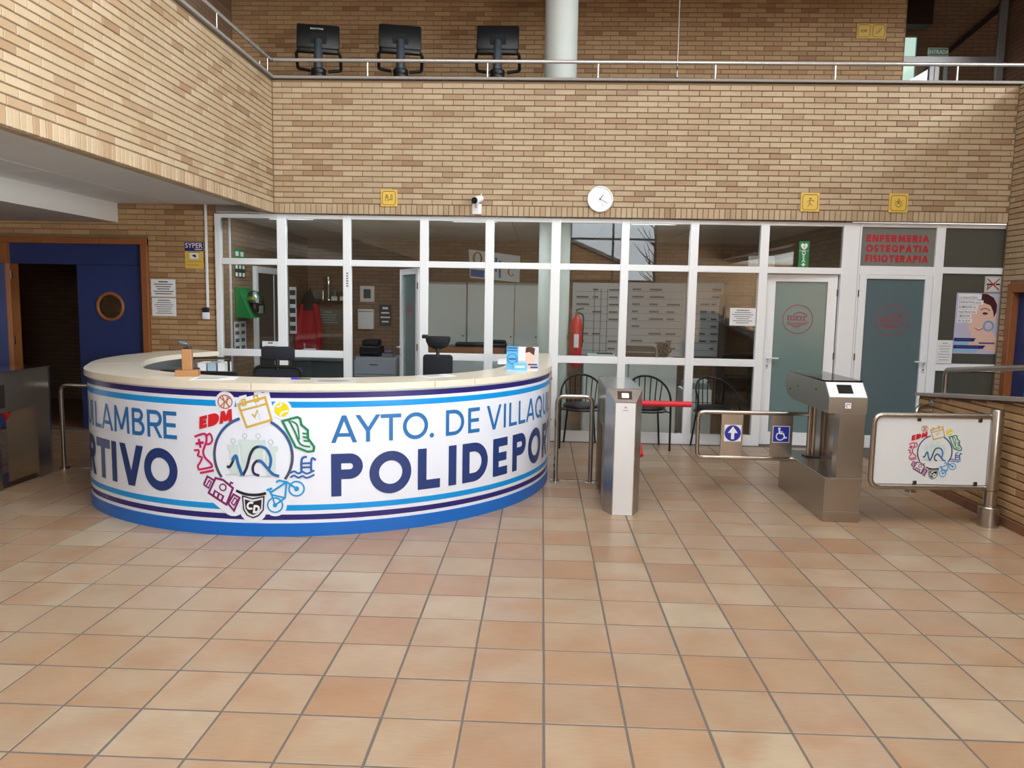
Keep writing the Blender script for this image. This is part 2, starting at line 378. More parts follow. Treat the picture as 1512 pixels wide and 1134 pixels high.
# ================================================================== STRUCTURE
PITCH_B, COURSE = 0.236, 0.063
_bm = {}
def brick_mesh(L, H, D=0.03, c=0.0035, name='brick', m=None, joint=0.0):
    key = (round(L, 4), round(H, 4), D, c, name, (m or BRICK).name)
    if key in _bm: return _bm[key]
    a, b = L / 2, H / 2
    V = [(-a, D, -b), (a, D, -b), (a, D, b), (-a, D, b), (-a, c, -b), (a, c, -b), (a, c, b), (-a, c, b), (-a + c, 0, -b + c), (a - c, 0, -b + c), (a - c, 0, b - c), (-a + c, 0, b - c)]
    Fs = [(0, 1, 5, 4), (1, 2, 6, 5), (2, 3, 7, 6), (3, 0, 4, 7), (4, 5, 9, 8), (5, 6, 10, 9), (6, 7, 11, 10), (7, 4, 8, 11), (8, 9, 10, 11)]
    me = bpy.data.meshes.new(name); me.from_pydata(V, [], Fs); me.update(); me.materials.append(m or BRICK); _bm[key] = me; return me

def course_list(u0, u1, z0, z1, holes=(), phase=0.0, course=COURSE, pitch=PITCH_B, top=None, jz=0.010, ju=0.007):
    out = []; k = 0; z = z0
    while z + course * 0.4 < z1:
        h = min(course, z1 - z); off = phase + (pitch / 2 if k % 2 else 0) + random.uniform(-0.006, 0.006)
        n0 = math.floor((u0 - off) / pitch) - 1
        a = off + n0 * pitch
        while a < u1:
            b = a + pitch; segs = [(max(a, u0), min(b, u1))]
            for (hu0, hu1, hz0, hz1) in holes:
                if z + h > hz0 + 0.01 and z < hz1 - 0.01:
                    ns = []
                    for (p, q) in segs:
                        if q <= hu0 or p >= hu1: ns.append((p, q))
                        else:
                            if p < hu0: ns.append((p, hu0))
                            if q > hu1: ns.append((hu1, q))
                    segs = ns
            for p, q in segs:
                if q - p > 0.03:
                    zz1 = z + h
                    if top: zz1 = min(zz1, top(p), top(q))
                    if zz1 - z > 0.018: out.append(((p + q) / 2, (z + zz1) / 2, q - p - ju, zz1 - z - jz))
            a = b
        z += course; k += 1
    return out
def soldiers(u0, u1, z0, h):
    n = int(round((u1 - u0) / COURSE)); w = (u1 - u0) / n
    return [(u0 + (i + 0.5) * w, z0 + h / 2, w - 0.007, h - 0.006) for i in range(n)]

def lay(parent, items, place, rz, most=300, m=None, name='brick', depth=0.03, jit=0.0015):
    """items (u, z, length, height); place(u, z) -> point on the face; the largest in view become parts of their own, the rest one mesh"""
    ranked = sorted(items, key=lambda t: -shows(place(t[0], t[1]), t[2] * t[3]))
    R = Matrix.Rotation(rz, 3, 'Z'); nrm = R @ Vector((0, -1, 0)); rest = MB(); n = 0
    for (u, z, l, h) in ranked:
        p = Vector(place(u, z)); s = shows(p, l * h); p = p + nrm * random.uniform(-jit, jit)
        if n < most and s > 0:
            std = (0.226, 0.053) if l > h else (0.056, 0.110)
            me = brick_mesh(*std, D=depth, name=name, m=m); o = bpy.data.objects.new(name, me); COL.objects.link(o)
            o.location = p; o.rotation_euler = (0, 0, rz); o.scale = (l / std[0], 1, h / std[1]); o.parent = parent; n += 1
        else:
            me = brick_mesh(l, h, D=depth, name=name, m=m)
            rest.add([p + R @ v.co for v in me.vertices], [tuple(q.vertices) for q in me.polygons])
    for k in [k for k, me in _bm.items() if me.users == 0]: bpy.data.meshes.remove(_bm.pop(k))
    if rest.v: tag(rest.build(name + '_field', m or BRICK, parent), kind='stuff')

# --- fascia of the gallery over the glazing
w_back = struct('wall_back', 'buff brick gallery front above the white glazed partition')
XL, XR, YB, YW = -3.253, 5.271, 6.26, 6.36
MB().box(-3.36, 5.62, YB + 0.009, 6.375, 2.678, 4.2).build('mortar_bed', MORTAR, w_back)
lay(w_back, course_list(XL + 0.002, XR, 2.793, 4.2, phase=0.05) + soldiers(XL, XR, 2.672, 0.118), lambda u, z: (u, YB, z), 0)
# --- fascia of the gallery along the side
w_left = struct('wall_left', 'long buff brick gallery front running towards the viewer')
MB().box(-3.37, XL - 0.009, -8, 6.375, 2.678, 4.2).build('mortar_bed', MORTAR, w_left)
lay(w_left, course_list(0.4, YB, 2.793, 4.2, phase=0.02) + soldiers(0.4, YB, 2.672, 0.118), lambda u, z: (XL, u, z), PI / 2)
under = MB()
for (u, z, l, h) in soldiers(0.4, YB, 2.672, 0.118): under.box(XL - 0.115, XL - 0.03, u - l / 2, u + l / 2, 2.6725, 2.70)
tag(under.build('soffit_brick', BRICK, w_left), kind='stuff')
# --- lower wall with the blue double door
w_door = struct('wall_left_lower', 'shaded brick wall around the blue double door')
DX0, DX1, DZ = -6.68, -4.84, 2.36
mb = MB(); mb.box(-9.4, DX0, YW + 0.009, 6.6, 0, 2.8); mb.box(DX1, -4.005, YW + 0.009, 6.6, 0, 2.8); mb.box(DX0, DX1, YW + 0.009, 6.6, DZ, 2.8)
mb.build('mortar_bed', MORTAR, w_door)
lay(w_door, course_list(-7.4, -4.005, 0.0, 2.78, holes=((DX0, DX1, 0, DZ),), phase=0.1), lambda u, z: (u, YW, z), 0, m=BRICK_WARMED)
# --- side wall at the ramp
w_right = struct('wall_right', 'sunlit sliver of brick side wall beside the poster pane')
RD0, RD1, RDZ = 4.95, 6.13, 1.985
mb = MB(); mb.box(XR + 0.009, 5.6, -1.2, RD0, 0, 4.2); mb.box(XR + 0.009, 5.6, -8, -1.2, 3.0, 4.2); mb.box(XR + 0.009, 5.6, RD1, 6.30, 0, 4.2); mb.box(XR + 0.009, 5.6, RD0, RD1, RDZ, 4.2); mb.build('mortar_bed', MORTAR, w_right)
lay(w_right, course_list(4.9, 6.262, 0.0, 4.2, holes=((RD0, RD1, 0, RDZ),), phase=0.03), lambda u, z: (XR, u, z), -PI / 2)
# --- gallery back wall and its return
w_gal = struct('wall_gallery', 'shaded brick wall at the back of the upper gallery')
GY = 8.3
MB().box(-4.6, 4.86, GY + 0.006, GY + 0.25, 3.2, 7.4).build('mortar_bed', MORTAR, w_gal)
lay(w_gal, course_list(-4.53, 4.855, 4.75, 6.2, phase=0.0), lambda u, z: (u, GY, z), 0, depth=0.02, m=BRICK_WARMED)
tag(MB().box(-4.75, -4.53, 2.9, 8.4, 3.2, 7.4).build('wall_gallery_side', OFFBRICK_Y), 'brick return wall at the end of the upper gallery', kind='structure')
# --- ramp parapet
w_par = struct('wall_parapet', 'low brick ramp parapet with sloping stone coping')
PX, PY1 = 3.62, 4.62
ptop = lambda y: 0.845 + (4.645 - y) * 0.0935
def par_prism(mb, x0, x1, y0, y1, dz0, dz1, base=None):
    V = [];
    for x in (x0, x1):
        for y in (y0, y1):
            V += [(x, y, base if base is not None else ptop(y) + dz0), (x, y, ptop(y) + dz1)]
    return mb.add(V, [(0, 1, 3, 2), (4, 6, 7, 5), (0, 4, 5, 1), (2, 3, 7, 6), (1, 5, 7, 3), (0, 2, 6, 4)])
par_prism(MB(), PX + 0.009, 3.86, -2.5, PY1, 0, 0, 0.0).build('mortar_bed', MORTAR, w_par)
lay(w_par, course_list(1.6, PY1, 0.075, 2.0, phase=0.06, top=ptop, jz=0.013, ju=0.007), lambda u, z: (PX, u, z), -PI / 2, m=BRICK_WARMED)
COPING = mat('granite_coping', (150, 145, 139), 0.45, noise=(90, 0.25))
par_prism(MB(), PX - 0.025, 3.89, -2.5, PY1 + 0.035, 0.0, 0.03).build('coping', COPING, w_par)
SKIRT = mat('skirting_tile', (122, 84, 60), 0.4, noise=(20, 0.15))
for i in range(10):
    y1 = PY1 - i * 0.33; MB().cbox(PX - 0.018, PX + 0.006, y1 - 0.325, y1, 0.0, 0.075, 0.004).build('skirting_tile', SKIRT, w_par)
# --- copings of the gallery
tag(MB().cbox(-3.42, 6.7, 6.232, 6.47, 4.212, 4.243, 0.006).build('trim_1', COPING), 'speckled grey stone coping along the gallery front', kind='structure')
tag(MB().cbox(-3.45, -3.22, -8, 6.232, 4.212, 4.243, 0.006).build('trim_2', COPING), 'stone coping on the gallery front running to the viewer', kind='structure')

# --- floor: clay tiles
floor = struct('floor', 'glazed terracotta floor tiles with dark joints')
T = 0.33
MB().box(-9.4, 5.27, -8, 6.6, -0.05, -0.0014).build('grout_bed', GROUT, floor)
tiles = []
for i in range(-28, 12):
    for j in range(-8, 20):
        x, y = (i + 0.5) * T, (j + 0.5) * T
        if y + T / 2 > 6.42 or (x > PX + T * 0.4): continue
        if not shows((x, y, 0), 1, 160): continue
        tiles.append((x, y))
tiles.sort(key=lambda p: -shows((p[0], p[1], 0), 1 / ((Vector((p[0], p[1], 0)) - CAM).length)))
a = T / 2 - 0.0056; c = 0.0012
tv = [(-a, -a, -0.012), (a, -a, -0.012), (a, a, -0.012), (-a, a, -0.012), (-a, -a, -0.0008), (a, -a, -0.0008), (a, a, -0.0008), (-a, a, -0.0008), (-a + c, -a + c, 0), (a - c, -a + c, 0), (a - c, a - c, 0), (-a + c, a - c, 0)]
tf = [(0, 1, 5, 4), (1, 2, 6, 5), (2, 3, 7, 6), (3, 0, 4, 7), (4, 5, 9, 8), (5, 6, 10, 9), (6, 7, 11, 10), (7, 4, 8, 11), (8, 9, 10, 11)]
tme = bpy.data.meshes.new('floor_tile'); tme.from_pydata(tv, [], tf); tme.update(); tme.materials.append(TILE)
rest = MB()
for n, (x, y) in enumerate(tiles):
    dx, dy, rz = random.uniform(-0.0012, 0.0012), random.uniform(-0.0012, 0.0012), random.uniform(-0.003, 0.003)
    tilt = (random.uniform(-0.0012, 0.0012), random.uniform(-0.0012, 0.0012), rz)
    if n < 300:
        o = bpy.data.objects.new('floor_tile', tme); COL.objects.link(o); o.location = (x + dx, y + dy, 0); o.rotation_euler = tilt; o.parent = floor
    else: rest.add([(x + dx + p[0], y + dy + p[1], p[2] + p[0] * tilt[1] * -1 + p[1] * tilt[0]) for p in tv], tf)
tag(rest.build('floor_tile_field', TILE, floor), kind='stuff')
# the same floor behind the camera and in the rooms beyond
tag(MB().box(-9.4, 5.27, -8, -2.7, -0.03, -0.002).build('floor_hall', mat('tile_plain', (186, 138, 102), 0.35, noise=(2, 0.12))), 'terracotta floor of the entrance hall', kind='structure')
tag(MB().box(-9.4, 5.6, 6.42, 12.4, -0.05, -0.001).build('floor_office', mat('tile_office', (150, 116, 90), 0.4, noise=(3, 0.1))), 'brown tiled floor inside the glazed office', kind='structure')
par_prism(MB(), 3.87, 5.27, -2.5, 4.6, -0.9, -0.86).build('floor_ramp', TILE)
tag(bpy.data.objects['floor_ramp'], 'tiled access ramp behind the brick parapet', kind='structure')

# --- ceilings
soff = struct('ceiling_side', 'pale panelled soffit under the side gallery')
MB().box(-5.2, -3.365, -8, 6.4, 2.79, 2.85).build('soffit_bed', mat('soffit_gap', (150, 146, 140), 0.8), soff)
for i, (x0, x1) in enumerate(((-5.2, -4.52), (-4.5, -3.37))):
    for j in range(9):
        y1 = 6.38 - j * 1.2; MB().cbox(x0, x1, y1 - 1.185, y1, 2.772, 2.79, 0.004).build('ceiling_panel', mat('soffit_white', (240, 241, 242), 0.8), soff)
tag(MB().box(-9.4, -5.2, -8, 6.4, 2.545, 2.85).build('ceiling_bulkhead', CEIL), 'lowered white ceiling bulkhead over the blue door', kind='structure')
offc = struct('ceiling_office', 'suspended panel ceiling inside the office')
MB().box(-9.4, 5.6, 6.38, 12.4, 2.70, 2.9).build('ceiling_bed', mat('soffit_gap', (150, 146, 140)), offc)
for i in range(8):
    for j in range(4):
        x0 = -4.05 + i * 1.2; y0 = 6.4 + j * 1.2; MB().box(x0, x0 + 1.185, y0, y0 + 1.185, 2.685, 2.705).build('ceiling_panel', CEIL, offc)
# --- slabs, outer walls, roof of the hall
DARKB = brick_tex_mat('brickwork_hall', (190, 150, 108), (170, 130, 92), (130, 100, 72), 'x'); DARKBY = brick_tex_mat('brickwork_hall_side', (190, 150, 108), (170, 130, 92), (130, 100, 72), 'y')
for nm, b, mm, lb in (
        ('floor_gallery', (-9.4, 11, 6.4, 12.4, 2.9, 3.2), CEIL, 'floor slab of the upper gallery'),
        ('floor_gallery_side', (-9.4, -3.37, -8, 6.4, 2.86, 3.2), CEIL, 'floor slab of the side gallery'),
        ('floor_upper_hall', (5.6, 11, -8, 6.4, 2.9, 3.2), CEIL, 'upper floor slab beyond the brick side wall'),
        ('wall_outer_side', (-9.6, -9.4, -8, 12.4, 0, 7.5), DARKBY, 'outer brick wall of the hall'),
        ('wall_outer_back', (-9.4, 11, 12.4, 12.6, 0, 7.5), DARKB, 'outer brick wall behind the offices'),
        ('wall_outer_east_lower', (9.4, 9.6, -8, 12.4, 2.9, 5.7), DARKBY, 'outer brick wall under the clerestory'),
        ('wall_clerestory_closing', (9.4, 9.6, -8, 12.4, 5.7, 7.5), DARKBY, 'unseen wall panel added behind the clerestory lamp to shut out the sky')):  # upper panel is added behind the clerestory lamp to block sky light
    tag(MB().box(*b).build(nm, mm), lb, kind='structure')
mb = MB(); mb.box(-9.4, 0.75, -8.2, -8, 0, 7.5); mb.box(3.35, 11, -8.2, -8, 0, 7.5); mb.box(0.75, 3.35, -8.2, -8, 0, 2.3); mb.box(0.75, 3.35, -8.2, -8, 6.5, 7.5)
tag(mb.build('wall_entrance', DARKB), 'brick entrance wall behind the viewer', kind='structure')
w0 = struct('window_1', 'tall entrance window facing the sky')
mb = MB()
for x in (0.75, 2.02, 3.29): mb.box(x, x + 0.06, -8.1, -8.02, 2.3, 6.5)
for z in (2.3, 3.55, 5.0, 6.44): mb.box(0.75, 3.35, -8.1, -8.02, z, z + 0.06)
mb.build('window_frame', mat('dark_aluminium', (70, 74, 78), 0.4, 0.6), w0)
mb = MB(); mb.box(-9.4, -3.1, -8, 12.4, 7.5, 7.7); mb.box(4.3, 11, -8, 12.4, 7.5, 7.7); mb.box(-3.1, 4.3, 3.2, 12.4, 7.5, 7.7); mb.box(-3.1, 4.3, -8, -5.6, 7.5, 7.7); mb.box(-3.1, 4.3, -5.6, 3.2, 7.6, 7.7)  # last box is added over the skylight lamp to keep sky light out
tag(mb.build('ceiling', CEIL), 'white hall ceiling with an added panel closing the skylight hole', kind='structure')
tag(MB().box(8.6, 8.8, -8, -1, 0, 3.0).build('wall_entrance_side', CEIL), 'bright side wall of the entrance', kind='structure')
tag(MB().box(-9.4, 4.86, 6.3, 12.4, 5.95, 6.2).box(-9.4, 9.4, 6.2, 6.3, 5.8, 7.5).build('ceiling_gallery', mat('ceiling_wood', (120, 84, 58), 0.6)), 'ceiling over the upper gallery with an unseen downstand added to shade it', kind='structure')  # second box: unseen downstand added to cut light into the gallery
# --- office and clinic walls
tag(MB().box(-4.3, -4.05, 6.6, 10.4, 0, 2.70).build('wall_office_side', OFFBRICK_Y), 'dark brick side wall inside the office', kind='structure')
tag(MB().box(-4.3, 5.6, 10.2, 10.4, 0, 2.70).build('wall_office_back', OFFBRICK_X), 'brown brick back wall inside the office', kind='structure')
tag(MB().box(3.50, 3.58, 6.42, 10.2, 0, 2.70).build('wall_office_partition', OFFBRICK_Y), 'partition wall between office and clinic', kind='structure')
# --- corridor behind the blue door
mb = MB(); mb.box(-9.4, -5.95, 9.0, 9.2, 0, 2.7); mb.box(-5.95, -4.3, 7.9, 8.1, 0, 2.7); tag(mb.build('wall_corridor', OFFBRICK_X), 'dim brick wall of the corridor behind the blue door', kind='structure')
tag(MB().box(-9.4, -4.3, 6.6, 9.2, 2.7, 2.77).build('ceiling_corridor', CEIL), 'ceiling of the dim corridor', kind='structure')

# --- round concrete column, seen above the coping and behind the glass
cm = mat('painted_concrete', (206, 214, 210), 0.5, noise=(3, 0.06)); mb = MB(); mb.lathe([(0.2, 0.0), (0.2, 2.69)], (0.10, 7.05, 0), 40)
tag(mb.build('column_office', cm, smooth=True), 'round pale grey column inside the glazed office', kind='structure')
mb = MB(); mb.lathe([(0.203, 3.2), (0.203, 7.4)], (0.118, 7.05, 0), 40)
tag(mb.build('column_gallery', cm, smooth=True), 'round pale grey column rising from the upper gallery', kind='structure')

# ================================================================== GLAZED PARTITION
G0, G1 = 6.325, 6.395       # frame depth
MULL = [(-4.003, -3.932), (-3.245, -3.133), (-2.446, -2.348), (-1.519, -1.417), (-0.736, -0.631), (0.046, 0.159), (0.871, 0.967), (1.678, 1.778), (2.496, 2.598), (3.449, 3.663), (4.517, 4.618), (5.335, 5.401)]
ZR = dict(b0=0.0, b1=0.128, m0=0.957, m1=1.043, t0=2.066, t1=2.140, c0=2.618, c1=2.665)
TXT = ['first bay beside the brick wall', 'bay with the red jacket behind it', 'bay over the open office door', 'bay before the white cupboards', 'bay beside the round column', 'bay with the fire extinguisher',
       'bay in front of the planning boards', 'dark bay with the taped notice', 'transom bay with the DEA sticker', 'transom bay with the red lettering', 'bay with the skin care poster']
def pane(x0, x1, z0, z1, m, par, y=6.355): return MB().box(x0, x1, y - 0.003, y + 0.003, z0, z1).build('pane', m, par)
bays = []
for i in range(11):
    w = struct('window_%d' % (i + 2), 'white framed glazed partition, ' + TXT[i]); bays.append(w)
    l0, l1 = MULL[i]; r0, r1 = MULL[i + 1]
    MB().cbox(l0, l1, G0, G1, 0, ZR['c1'], 0.006).build('mullion', PVC, w)
    if i == 10: MB().cbox(r0 - 0.01, r1, G0, G1, 0, ZR['c1'], 0.006).build('mullion', PVC, w)
    MB().cbox(l1 - 0.002, r0 + 0.002, G0 + 0.004, G1, ZR['c0'], ZR['c1'], 0.004).build('top_rail', PVC, w)
    MB().cbox(l1 - 0.002, r0 + 0.002, G0 + 0.004, G1, ZR['t0'] + (0.03 if i == 10 else 0), ZR['t1'] + (0.03 if i >= 9 else 0), 0.004).build('transom', PVC, w)
    door_bay = i in (2, 8, 9)
    pane(l1, r0, ZR['t1'], ZR['c0'], FILM if i == 9 else FILM_D if i == 10 else GLASS, w)
    if not door_bay:
        MB().cbox(l1 - 0.002, r0 + 0.002, G0 + 0.004, G1, ZR['m0'], ZR['m1'], 0.004).build('mid_rail', PVC, w)
        MB().cbox(l1 - 0.002, r0 + 0.002, G0 + 0.004, G1, 0, ZR['b1'], 0.004).build('bottom_rail', PVC, w)
        pane(l1, r0, ZR['m1'], ZR['t0'] + (0.03 if i == 10 else 0), FILM_D if i == 10 else GLASS, w); pane(l1, r0, ZR['b1'], ZR['m0'], FILM_D if i == 10 else GLASS, w)
MB().box(3.636, 3.640, G0 - 0.0015, G0, 0, 2.66).build('frame_joint', mat('joint_grey', (150, 154, 158), 0.6), bays[9])

def pvc_door(name, label, width, z1, stile, glass_m, hinge, rz, mirror=1, handle_side=1):
    """local: hinge at x=0, leaf runs to +x (mirror=1) or -x (-1), face towards -y"""
    d = struct(name, label); d.location = hinge; d.rotation_euler = (0, 0, rz); s = mirror
    def X(a): return s * a
    t0, t1 = -0.03, 0.03
    MB().cbox(X(0), X(stile), t0, t1, 0.012, z1, 0.005).build('stile', PVC, d); MB().cbox(X(width - stile), X(width), t0, t1, 0.012, z1, 0.005).build('stile', PVC, d)
    MB().cbox(X(stile), X(width - stile), t0 + 0.003, t1 - 0.003, z1 - stile * 0.75, z1, 0.005).build('door_rail', PVC, d)
    MB().cbox(X(stile), X(width - stile), t0 + 0.003, t1 - 0.003, 0.012, 0.16, 0.005).build('door_rail', PVC, d)
    MB().box(X(stile), X(width - stile), -0.006, 0.006, 0.16, z1 - stile * 0.75).build('pane', glass_m, d)
    h = MB(); xh = X(width - stile * 0.5); h.cbox(xh - 0.017, xh + 0.017, t0 - 0.008, t0, 0.93, 1.13, 0.004)
    h.tube(bend([(xh, t0, 1.06), (xh, t0 - 0.05, 1.06), (xh - s * 0.12, t0 - 0.05, 1.06)], 0.012), 0.010, 8)
    hd = h.build('handle', mat('handle_white', (222, 226, 230), 0.3), d, smooth=True)
    MB().cyl((xh, t0 - 0.012, 0.965), (xh, t0 - 0.004, 0.965), 0.008, 10).build('keyhole', BLACK, hd)
    for z in (0.35, 1.1, 1.85): MB().cyl((X(-0.006), t0 - 0.006, z - 0.04), (X(-0.006), t0 - 0.006, z + 0.04), 0.008, 8).build('hinge', STEEL_D, d)
    return d
def health_logo(par, cx, z, r, y=-0.0075):
    """faded red ring emblem etched on a frosted pane"""
    p = Print(); p.arc(0, 0, r, r, 0, 360, r * 0.05, 40)
    for k, (a, b) in enumerate(((-0.72, 0.72), (-0.66, 0.60), (-0.35, 0.2))): p.line(smooth_path([(a * r, -0.22 * r - k * 0.12 * r), (0, (-0.28 - k * 0.12) * r), (b * r, (-0.2 - k * 0.12) * r)]), r * 0.055)
    for a in (-0.66, -0.45, -0.25, -0.05, 0.2, 0.42): p.line([(a * r, -0.08 * r), (a * r, 0.22 * r)], r * 0.07); p.line([(a * r, 0.2 * r), ((a + 0.2) * r, 0.2 * r)], r * 0.06); p.line([(a * r, -0.06 * r), ((a + 0.16) * r, -0.06 * r)], r * 0.05)
    p.line(smooth_path([(-0.3 * r, 0.30 * r), (0.1 * r, 0.48 * r), (0.6 * r, 0.28 * r)]), r * 0.07)
    p.build('emblem', mat('emblem_red', (150, 66, 80), 0.5), lambda u, v: (cx + u, y, z + v), par)
d1 = pvc_door('door_1', 'white framed frosted glass door standing open into the office', 0.80, 2.06, 0.085, FROST_G, (-1.53, 6.44, 0), math.radians(-64), mirror=-1)
health_logo(d1, -0.4, 1.55, 0.16)
d2 = pvc_door('door_2', 'white framed frosted glass door slightly ajar below the DEA sticker', 0.805, 2.055, 0.10, FROST_G, (3.43, 6.40, 0), math.radians(-5), mirror=-1)
health_logo(d2, -0.42, 1.53, 0.175)
d3 = pvc_door('door_3', 'closed frosted glass clinic door under the red lettering', 0.845, 2.085, 0.085, FROST, (3.668, 6.36, 0), 0, mirror=1)
health_logo(d3, 0.415, 1.54, 0.19)

# signs and papers fixed to the glazing
p = Print()
for k, s in enumerate(('ENFERMERIA', 'OSTEOPATIA', 'FISIOTERAPIA')):
    x = 0.0; t = Print()
    for ch in s:
        g, W = glyph(ch, 0.25); g.xf(lambda u, v, x=x: (x + u, v)); t.join(g); x += W + 0.16
    x -= 0.16; w = 0.72; t.xf(lambda u, v, k=k, x=x: (u * w / x - w / 2, v * 0.082 - 0.041 - k * 0.117)); p.join(t)
o = p.build('vinyl_lettering', REDTXT, wall_y(4.085, 6.349, 2.492)); o.data.update(); tag(o, 'red lettering ENFERMERIA OSTEOPATIA FISIOTERAPIA over the clinic door', 'lettering')

t = thing('defibrillator_sticker', 'narrow green DEA defibrillator sticker on the transom pane', 'sticker', (2.952, 6.349, 2.142))
MB().box(0, 0.118, -0.002, 0, 0, 0.302).build('sheet', GREEN, t)
pr = Print(); pr.line(smooth_path([(0.059, 0.205), (0.03, 0.235), (0.026, 0.262), (0.042, 0.272), (0.059, 0.258), (0.076, 0.272), (0.092, 0.262), (0.088, 0.235), (0.059, 0.205)]), 0.010)
pr.fill([(0.059, 0.207), (0.032, 0.236), (0.03, 0.262), (0.045, 0.27), (0.059, 0.256), (0.073, 0.27), (0.088, 0.262), (0.086, 0.236)])
for k, ch in enumerate('DEA'):
    g = font_text(ch, 0.062, 0.01); g.xf(lambda u, v, k=k: (u + 0.059, v + 0.165 - 0.045 * k)); pr.join(g)
pr.fill([(0.03, 0.036), (0.059, 0.01), (0.088, 0.036), (0.068, 0.036), (0.068, 0.05), (0.05, 0.05), (0.05, 0.036)]); pr.bar(0.006, 0.190, 0.112, 0.194)
pr.build('symbol', PAPER, lambda u, v: (u, -0.0032, v), t)
pr = Print(); pr.fill([(0.066, 0.262), (0.05, 0.236), (0.06, 0.238), (0.052, 0.216), (0.072, 0.243), (0.062, 0.242)]); pr.build('bolt_symbol', GREEN, lambda u, v: (u, -0.0042, v), t)

def sheet(name, label, cat, x0, x1, z0, z1, y, lines=8, m=PAPER, ink=INK, group=None, title=True, ragged=0.35):
    t = thing(name, label, cat, ((x0 + x1) / 2, y, z0), 0, group); w = x1 - x0; h = z1 - z0
    MB().box(-w / 2, w / 2, -0.0015, 0, 0, h).build('sheet', m, t); p = Print(); rnd = random.Random(len(label))
    for k in range(lines):
        v = h * (0.9 - 0.82 * (k + 0.5) / lines); l = w * (0.42 - rnd.random() * ragged * 0.5) * (0.6 if k == 0 and title else 1); p.bar(-l, v, l, v + h * 0.28 / lines * (1.4 if k == 0 and title else 1), 1)
    p.build('printed_lines', ink, lambda u, v: (u, -0.0025, v), t); return t
sheet('notice_sheet', 'white notice taped to the dark pane above the third chair', 'notice', 2.186, 2.49, 1.443, 1.652, 6.349, 7)
sheet('notice_sheet', 'small white card on the mid rail of the first glazed bay', 'notice', -3.44, -3.24, 1.046, 1.145, 6.322, 2)
sheet('notice_sheet', 'white letter taped beside the skin care poster', 'notice', 4.607, 4.79, 1.045, 1.32, 6.320, 7, ink=mat('ink_pale', (186, 188, 192), 0.7))
pr = Print();
for k in range(6): pr.bar(-0.012, 0.03 * k, 0.012, 0.03 * k + 0.018); 
o = pr.build('frame_sticker', INK, wall_y(-2.392, 6.3235, 1.82)); tag(o, 'narrow printed sticker on the mullion beside the open door', 'sticker')

# poster of a smiling face
t = thing('skin_care_poster', 'tall skin care poster of a smiling dark haired face', 'poster', (5.062, 6.349, 1.165)); W, H = 0.51, 0.712
MB().box(-W / 2, W / 2, -0.002, 0, 0, H).build('sheet', mat('poster_lilac', (196, 194, 216), 0.35), t)
def pp(name, p, rgb, lay): p.build(name, mat('poster_%d_%d_%d' % rgb, rgb, 0.4), lambda u, v: (u, -0.002 - 0.0006 * lay, v), t)
pp('face', Print().disc(0.05, 0.42, 0.165, 30, 0.235).fill([(-0.09, 0.10), (0.255, 0.02), (0.255, 0.16), (0.16, 0.30), (-0.04, 0.30)]), (232, 196, 180), 1)
pp('hair', Print().fill([(0.0, 0.705), (-0.02, 0.62), (0.06, 0.60), (0.14, 0.57), (0.175, 0.50), (0.19, 0.43), (0.215, 0.50), (0.215, 0.58), (0.17, 0.66), (0.09, 0.705)]), (74, 32, 34), 2)
pp('eye_print', Print().disc(0.085, 0.475, 0.032, 14, 0.015).line(smooth_path([(0.03, 0.515), (0.08, 0.535), (0.14, 0.51)]), 0.009), (70, 50, 48), 2)
pp('mouth', Print().fill(smooth_path([(-0.04, 0.315), (0.02, 0.30), (0.09, 0.315), (0.03, 0.272), (-0.04, 0.315)])[:-1]), (206, 110, 110), 2)
pp('teeth', Print().fill([(-0.02, 0.31), (0.02, 0.303), (0.07, 0.311), (0.03, 0.288)]), (240, 236, 232), 3)
pp('ring', Print().arc(0.135, 0.33, 0.064, 0.064, 0, 360, 0.022, 30), (120, 168, 214), 3)
pp('ring_centre', Print().disc(0.135, 0.33, 0.036, 20), (210, 196, 200), 4)
pp('text_box_print', Print().bar(-0.235, 0.635, 0.03, 0.70, 1).bar(-0.235, 0.578, 0.055, 0.628, 1).bar(-0.235, 0.523, 0.0, 0.572, 1).bar(-0.235, 0.47, -0.01, 0.516, 1).bar(-0.235, 0.42, -0.07, 0.463, 1).bar(-0.235, 0.365, -0.06, 0.412, 1), (240, 240, 244), 3)
for s, v, w in (('LA SOLUCIÓN', 0.655, 0.20), ('DEFINITIVA para', 0.602, 0.25), ('ELIMINAR las', 0.547, 0.20), ('imperfecciones', 0.492, 0.20), ('y MANCHAS', 0.441, 0.14), ('de la piel', 0.389, 0.14)):
    g = font_text(s, 0.036, 0.004); ww = max(a for a, b in g.v) - min(a for a, b in g.v); g.xf(lambda a, b, v=v, w=w, ww=ww: (a * w / ww - 0.225 + w / 2, b + v)); pp('headline_lettering', g, (70, 70, 96), 4)
pp('navy_band_print', Print().fill([(-0.25, 0.145), (-0.02, 0.145), (0.0, 0.185), (-0.25, 0.185)]).fill([(-0.25, 0.06), (0.09, 0.06), (0.12, 0.10), (-0.25, 0.10)]), (34, 48, 120), 4)
pp('pale_band_print', Print().bar(-0.25, 0.105, -0.08, 0.14, 1).bar(-0.25, 0.015, 0.02, 0.055, 1), (150, 196, 232), 4)
pp('small_print', Print().bar(0.04, 0.118, 0.22, 0.138, 1).bar(-0.22, 0.16, -0.06, 0.168, 1).bar(-0.22, 0.075, 0.04, 0.084, 1), (92, 96, 124), 5)

